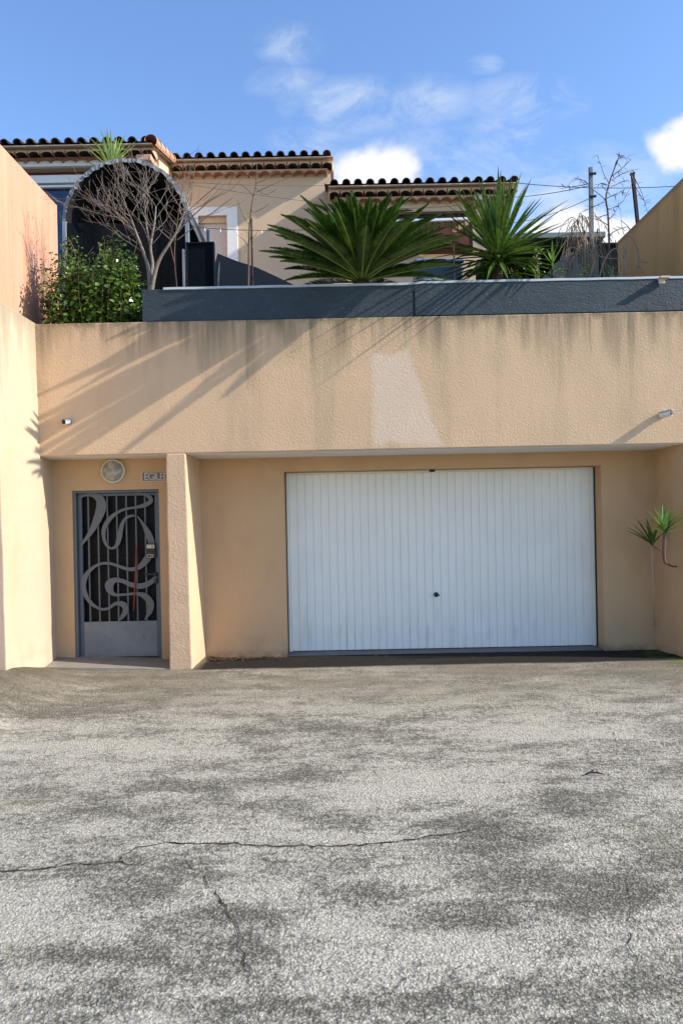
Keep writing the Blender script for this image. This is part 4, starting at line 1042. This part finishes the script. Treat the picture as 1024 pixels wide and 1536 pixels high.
for i in range(34):
    z = win[3]-.112 - i*.042
    if z-.04 < wb: break
    shs.box(win[0]+.004, win[1]-.004, YM+.10+.0, YM+.125, z-.039, z)
    shs.box(win[0]+.004, win[1]-.004, YM+.112, YM+.12, z-.042, z-.039)
obj('shutter', shs, m_shutter, W)
# right wing
YR = 13.6; xr0, xr1 = at(500, 320, YR).x, at(764, 320, YR).x; ztr = at(640, 266, YR-.44).z
H2 = thing('house', 'lower beige house wing with railed loggia behind the yucca', 'house', ((xr0+xr1)/2, YR, 3.3))
l0, l1 = at(560, 321, YR), at(708, 317, YR); lo_ = (l0.x, l1.x, at(640, 380, YR).z, (l0.z+l1.z)/2)
obj('wall', MB().wall(xr0, xr1, 3.3, ztr-.2, YR, YR+.25, [lo_]), m_house, H2)
obj('side_wall', MB().box(xr1-.3, xr1-.002, YR+.25, YR+3, 3.3, ztr-.1), m_house, H2)
obj('side_wall', MB().box(xr0+.002, xr0+.3, YR+.25, YR+3, 3.3, ztr-.1), m_house, H2)
obj('loggia_wall', MB().box(lo_[0]-.3, lo_[1]+.2, YR+1.1, YR+1.2, 3.3, lo_[3]+.3), simple('loggia_render', (.75, .58, .42), .9), H2)
obj('lintel', MB().box(lo_[0]-.02, lo_[1]+.02, YR-.02, YR+.06, lo_[3]-.035, lo_[3]+.012), simple('brown_lintel', (.10, .06, .04), .8), H2)
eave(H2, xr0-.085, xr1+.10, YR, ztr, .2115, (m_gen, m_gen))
rl_ = MB(); zr0 = at(640, 352, YR).z
rl_.box(lo_[0], lo_[1], YR+.05, YR+.08, lo_[3]-.075, lo_[3]-.04)
for i in range(16):
    x = lerp(lo_[0]+.03, lo_[1]-.03, i/15); rl_.box(x-.011, x+.011, YR+.055, YR+.077, zr0-.3, lo_[3]-.076)
obj('railing', rl_, m_iron, H2)
pa, pb_ = at(575, 334, YR-.25), at(706, 328, YR-.25)
obj('white_rail', MB().obox(pa, pb_, .05, .05), m_winwhite, H2, bevel=.01)
aw = MB(); az0 = at(668, 344, YR-.5); 
for i in range(12):
    u0, u1 = i/12, (i+1)/12; xa, xb = lerp(at(632, 360, YR-.5).x, at(702, 360, YR-.5).x, u0), lerp(at(632, 360, YR-.5).x, at(702, 360, YR-.5).x, u1)
    f_ = lambda u: az0.z - .22*abs(u-.5)*1.6; 
    aw.hexa([(xa, YR-.55, az0.z-.32), (xb, YR-.55, az0.z-.32), (xb, YR-.1, az0.z-.30), (xa, YR-.1, az0.z-.30)], [(xa, YR-.55, f_(u0)), (xb, YR-.55, f_(u1)), (xb, YR-.1, f_(u1)+.05), (xa, YR-.1, f_(u0)+.05)])
obj('awning', aw, m_redtile, H2)
p = at(717, 299, YR); wl = MB().box(p.x-.10, p.x+.07, YR-.16, YR+.01, p.z-.07, p.z+.09)
wl = tag(obj('outdoor_light', wl, simple('milky_light', (.55, .60, .52), .4), bevel=.015, loc=(p.x, YR, p.z)), 'milky square outdoor light on the wing wall among yucca tips', 'light')
obj('arm', MB().box(p.x-.11, p.x+.05, YR-.12, YR+.01, p.z-.17, p.z-.075), simple('light_arm', (.30, .22, .08), .6), wl, bevel=.01)
# left house
YL = 12.6; xlr = at(233, 270, YL).x; ztl = at(110, 206, YL-.44).z; xll = -7.0
H3 = thing('house', 'left house with dark red cornice and white window above the arch', 'house', (-5, YL, 3.3))
v0, v1 = at(30, 244, YL), at(140, 262, YL); zi = [at(110, y, YL).z for y in (243, 252, 261, 271, 274, 276)]
gl = (-6.2, at(205, 300, YL).x, 4.4, zi[1])
obj('wall', MB().wall(xll, xlr, 3.3, ztl-.2, YL, YL+.3, [gl]), m_house, H3)
obj('side_wall', MB().box(xlr-.3, xlr-.002, YL+.3, YL+4, 3.3, ztl+.2), m_house, H3)
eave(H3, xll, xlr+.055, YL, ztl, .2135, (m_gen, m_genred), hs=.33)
W = obj('window', MB().box(gl[0], gl[1]+.12, YL-.08, YL+.01, zi[1], zi[0]).box(gl[0], gl[1], YL+.02, YL+.12, zi[4]+.015, zi[2]).box(gl[0], gl[1], YL+.03, YL+.10, zi[5]-.035, zi[5]), m_winwhite, H3, bevel=.006)
obj('blind_slot', MB().box(gl[0], gl[1], YL+.15, YL+.2, zi[2]-.02, zi[1]), m_redtile, W)
obj('pane', MB().box(gl[0], gl[1], YL+.11, YL+.13, 4.4, zi[4]), m_glassblue, W)
# verge tiles down the right side of the left roof, and the pale cap end under them
vt = MB(); sl = math.tan(R(15)); yo = YL-.46
for c in range(8):
    ya = yo + c*.34; yb_ = ya+.40; o0 = len(vt.v); m = 9
    for yy, r_ in ((ya, .105), (yb_, .092)):
        for k in range(m): a = math.pi*1.25*k/(m-1) - .8; vt.v.append((xlr + .05 + r_*math.cos(a), yy, ztl - .10 + (yy-yo)*sl + (.012 if yy == ya else 0) + r_*math.sin(a)))
    vt.f += [(o0+k, o0+k+1, o0+m+k+1, o0+m+k) for k in range(m-1)]
obj('verge', vt, m_vtile, H3)
p = at(222, 243, YL-.2); obj('gutter_end', MB().box(p.x-.16, xlr+.03, YL-.36, YL+.02, p.z-.05, p.z+.06), m_vtile, H3, bevel=.02)

# ------------------------------------------------------------------ cables
def cable(a, b, sag, r, label, name='overhead_cable', cat='cable', group='thin cables above the terrace', bulbs=0):
    n = 24; pts = [a.lerp(b, i/n) + Vector((0, 0, -sag*4*(i/n)*(1-i/n))) for i in range(n+1)]
    if bulbs: t = thing(name, label, cat, a, group); obj('wire', MB().tube(pts, r, 5), m_cable, t)
    else: t = tag(obj(name, MB().tube(pts, r, 5), m_cable, loc=a), label, cat, group); return t
    for i in range(bulbs):
        p = pts[1 + int(i*(n-2)/max(1, bulbs-1))]; obj('bulb', MB().tube([p, p+Vector((0, 0, -.02)), p+Vector((0, 0, -.04))], [.004, .009, .004], 8), m_bulb, t)
    return t
cable(at(762, 273, 13.4), at(1100, 271, 13.0), .12, .006, 'high cable from the wing roof across the sky to the right')
cable(at(764, 296, 13.4), at(886, 278, 9.0), .03, .005, 'cable sloping from the wing wall up to the grey post')
cable(at(762, 335, 12.5), at(887, 296, 9.0), .06, .004, 'lower cable rising to the grey post through pale cloud')
cable(at(262, 272, 9.9), at(500, 278, 13.9), .03, .004, 'upper cable crossing the middle house wall above its window')
cable(at(280, 276, 9.9), at(560, 312, 13.5), .03, .004, 'sagging cable sloping down across the middle house wall')
cable(at(284, 340, 9.5), at(470, 344, 9.5), .03, .004, 'string of small bulbs across the white shuttered window', 'string_lights', 'string lights', None, 9)
cable(at(560, 312, 13.5), at(735, 302, 13.5), .05, .004, 'thin cable along the wing wall over the loggia')

# ------------------------------------------------------------------ sun, sky, camera
TO = Vector((.845, -.168, .505)).normalized()
L = bpy.data.lights.new('sun', 'SUN'); L.energy = 4.3; L.angle = R(.5); L.color = (1.0, .925, .80)
lo = bpy.data.objects.new('sun', L); COL.objects.link(lo); lo.rotation_euler = TO.to_track_quat('Z', 'Y').to_euler(); lo.location = (20, -5, 15)
W = bpy.data.worlds.new('World'); S.world = W; W.use_nodes = True; nt = W.node_tree; bg = nt.nodes['Background']
sky = nt.nodes.new('ShaderNodeTexSky'); sky.sky_type = 'NISHITA'; sky.sun_disc = False
sky.sun_elevation = math.asin(TO.z); sky.sun_rotation = math.atan2(TO.x, TO.y); sky.altitude = 50; sky.air_density = 1.0; sky.dust_density = .6; sky.ozone_density = 2.0
tc = nt.nodes.new('ShaderNodeTexCoord'); sp = nt.nodes.new('ShaderNodeSeparateXYZ'); nt.links.new(tc.outputs['Generated'], sp.inputs[0])
dxx, dyy, dzz = (E(nt, sp.outputs[i]) for i in range(3))
yy = dyy.max(.05); u = dxx/yy; w = dzz/yy
cmb = nt.nodes.new('ShaderNodeCombineXYZ'); nt.links.new(u.s, cmb.inputs[0]); nt.links.new(w.s, cmb.inputs[1])
def wn(scale, detail, rough=.6, st=(1, 1, 1), off=0, dist=0.0):
    v = nt.nodes.new('ShaderNodeVectorMath'); v.operation = 'MULTIPLY_ADD'; nt.links.new(cmb.outputs[0], v.inputs[0]); v.inputs[1].default_value = st; v.inputs[2].default_value = (off, off*.7, off*.3)
    n = nt.nodes.new('ShaderNodeTexNoise'); nt.links.new(v.outputs[0], n.inputs['Vector']); n.inputs['Scale'].default_value = scale; n.inputs['Detail'].default_value = detail; n.inputs['Roughness'].default_value = rough; n.inputs['Distortion'].default_value = dist
    return E(nt, n.outputs[0])
def blob(px, py, rx, ry):
    p = at(px, py, 1.0); a = (u - p.x)*(F/rx); b = (w - (p.z-CZ))*(F/ry)
    return 1.0 - (a*a + b*b).op('SQRT')
nb = wn(11, 8, .6); nf = wn(9, 9, .66, (1, 1.5, 1), 3, .6)
cum = None
for q in ((545, 252, 70, 40), (588, 250, 52, 36), (560, 275, 90, 45), (1016, 226, 52, 44), (1045, 200, 55, 40), (868, 345, 75, 44), (925, 352, 75, 38), (820, 352, 60, 30)):
    k = blob(*q); cum = k if cum is None else cum.max(k)
cumf = (cum + (nb - .5)*1.7).ss(-.02, .55)
cir = None
for q, s_ in (((535, 158, 125, 50), 1), ((640, 150, 85, 45), .9), ((790, 150, 105, 45), .9), ((770, 205, 75, 55), .8), ((830, 145, 60, 30), .8), ((435, 66, 60, 38), .7), ((727, 96, 32, 18), .9), ((680, 240, 190, 60), .75), ((430, 125, 70, 30), .6), ((850, 280, 200, 75), .9), ((470, 210, 80, 30), .6)):
    k = blob(*q).max(0.0)*s_; cir = k if cir is None else cir.max(k)
cirf = (cir.op('POWER', .75)*(nf.ss(.36, .72))*.80).clamp()*dyy.ss(.05, .2)
cumf = cumf*dyy.ss(.05, .2)
def wmix(a, b, f):
    n = nt.nodes.new('ShaderNodeMix'); n.data_type = 'RGBA'; nt.links.new(f.s, n.inputs[0])
    for i, v in ((6, a), (7, b)):
        if isinstance(v, tuple): n.inputs[i].default_value = (*v, 1)
        else: nt.links.new(v, n.inputs[i])
    return n.outputs[2]
SKY_TINT = (.98, 1.13, 1.34); SS = .13
tn = nt.nodes.new('ShaderNodeMix'); tn.data_type = 'RGBA'; tn.blend_type = 'MULTIPLY'; tn.inputs[0].default_value = 1.0; nt.links.new(sky.outputs[0], tn.inputs[6]); tn.inputs[7].default_value = (*SKY_TINT, 1)
cc = wmix(tn.outputs[2], (.50/SS, .55/SS, .61/SS), cirf)
shade = wn(16, 5, .6, off=7)
c2 = wmix((.47/SS, .51/SS, .57/SS), (.585/SS, .59/SS, .60/SS), (shade*.6 + (cum*.9)).ss(.25, .7))
cc = wmix(cc, c2, cumf)
nt.links.new(cc, bg.inputs['Color']); bg.inputs['Strength'].default_value = SS

cam = bpy.data.cameras.new('camera'); co = bpy.data.objects.new('camera', cam); COL.objects.link(co)
cam.sensor_fit = 'VERTICAL'; cam.sensor_height = 36; cam.lens = 36*F/1536; cam.clip_end = 500; cam.clip_start = .05
co.location = (0, 0, CZ)
co.rotation_euler = (Matrix.Rotation(R(90), 3, 'X') @ Matrix.Rotation(-ROLL, 3, 'Z')).to_euler()
S.camera = co
S.view_settings.view_transform = 'Standard'; S.view_settings.look = 'None'; S.view_settings.exposure = 0.77; S.view_settings.gamma = 1; S.view_settings.use_curve_mapping = False
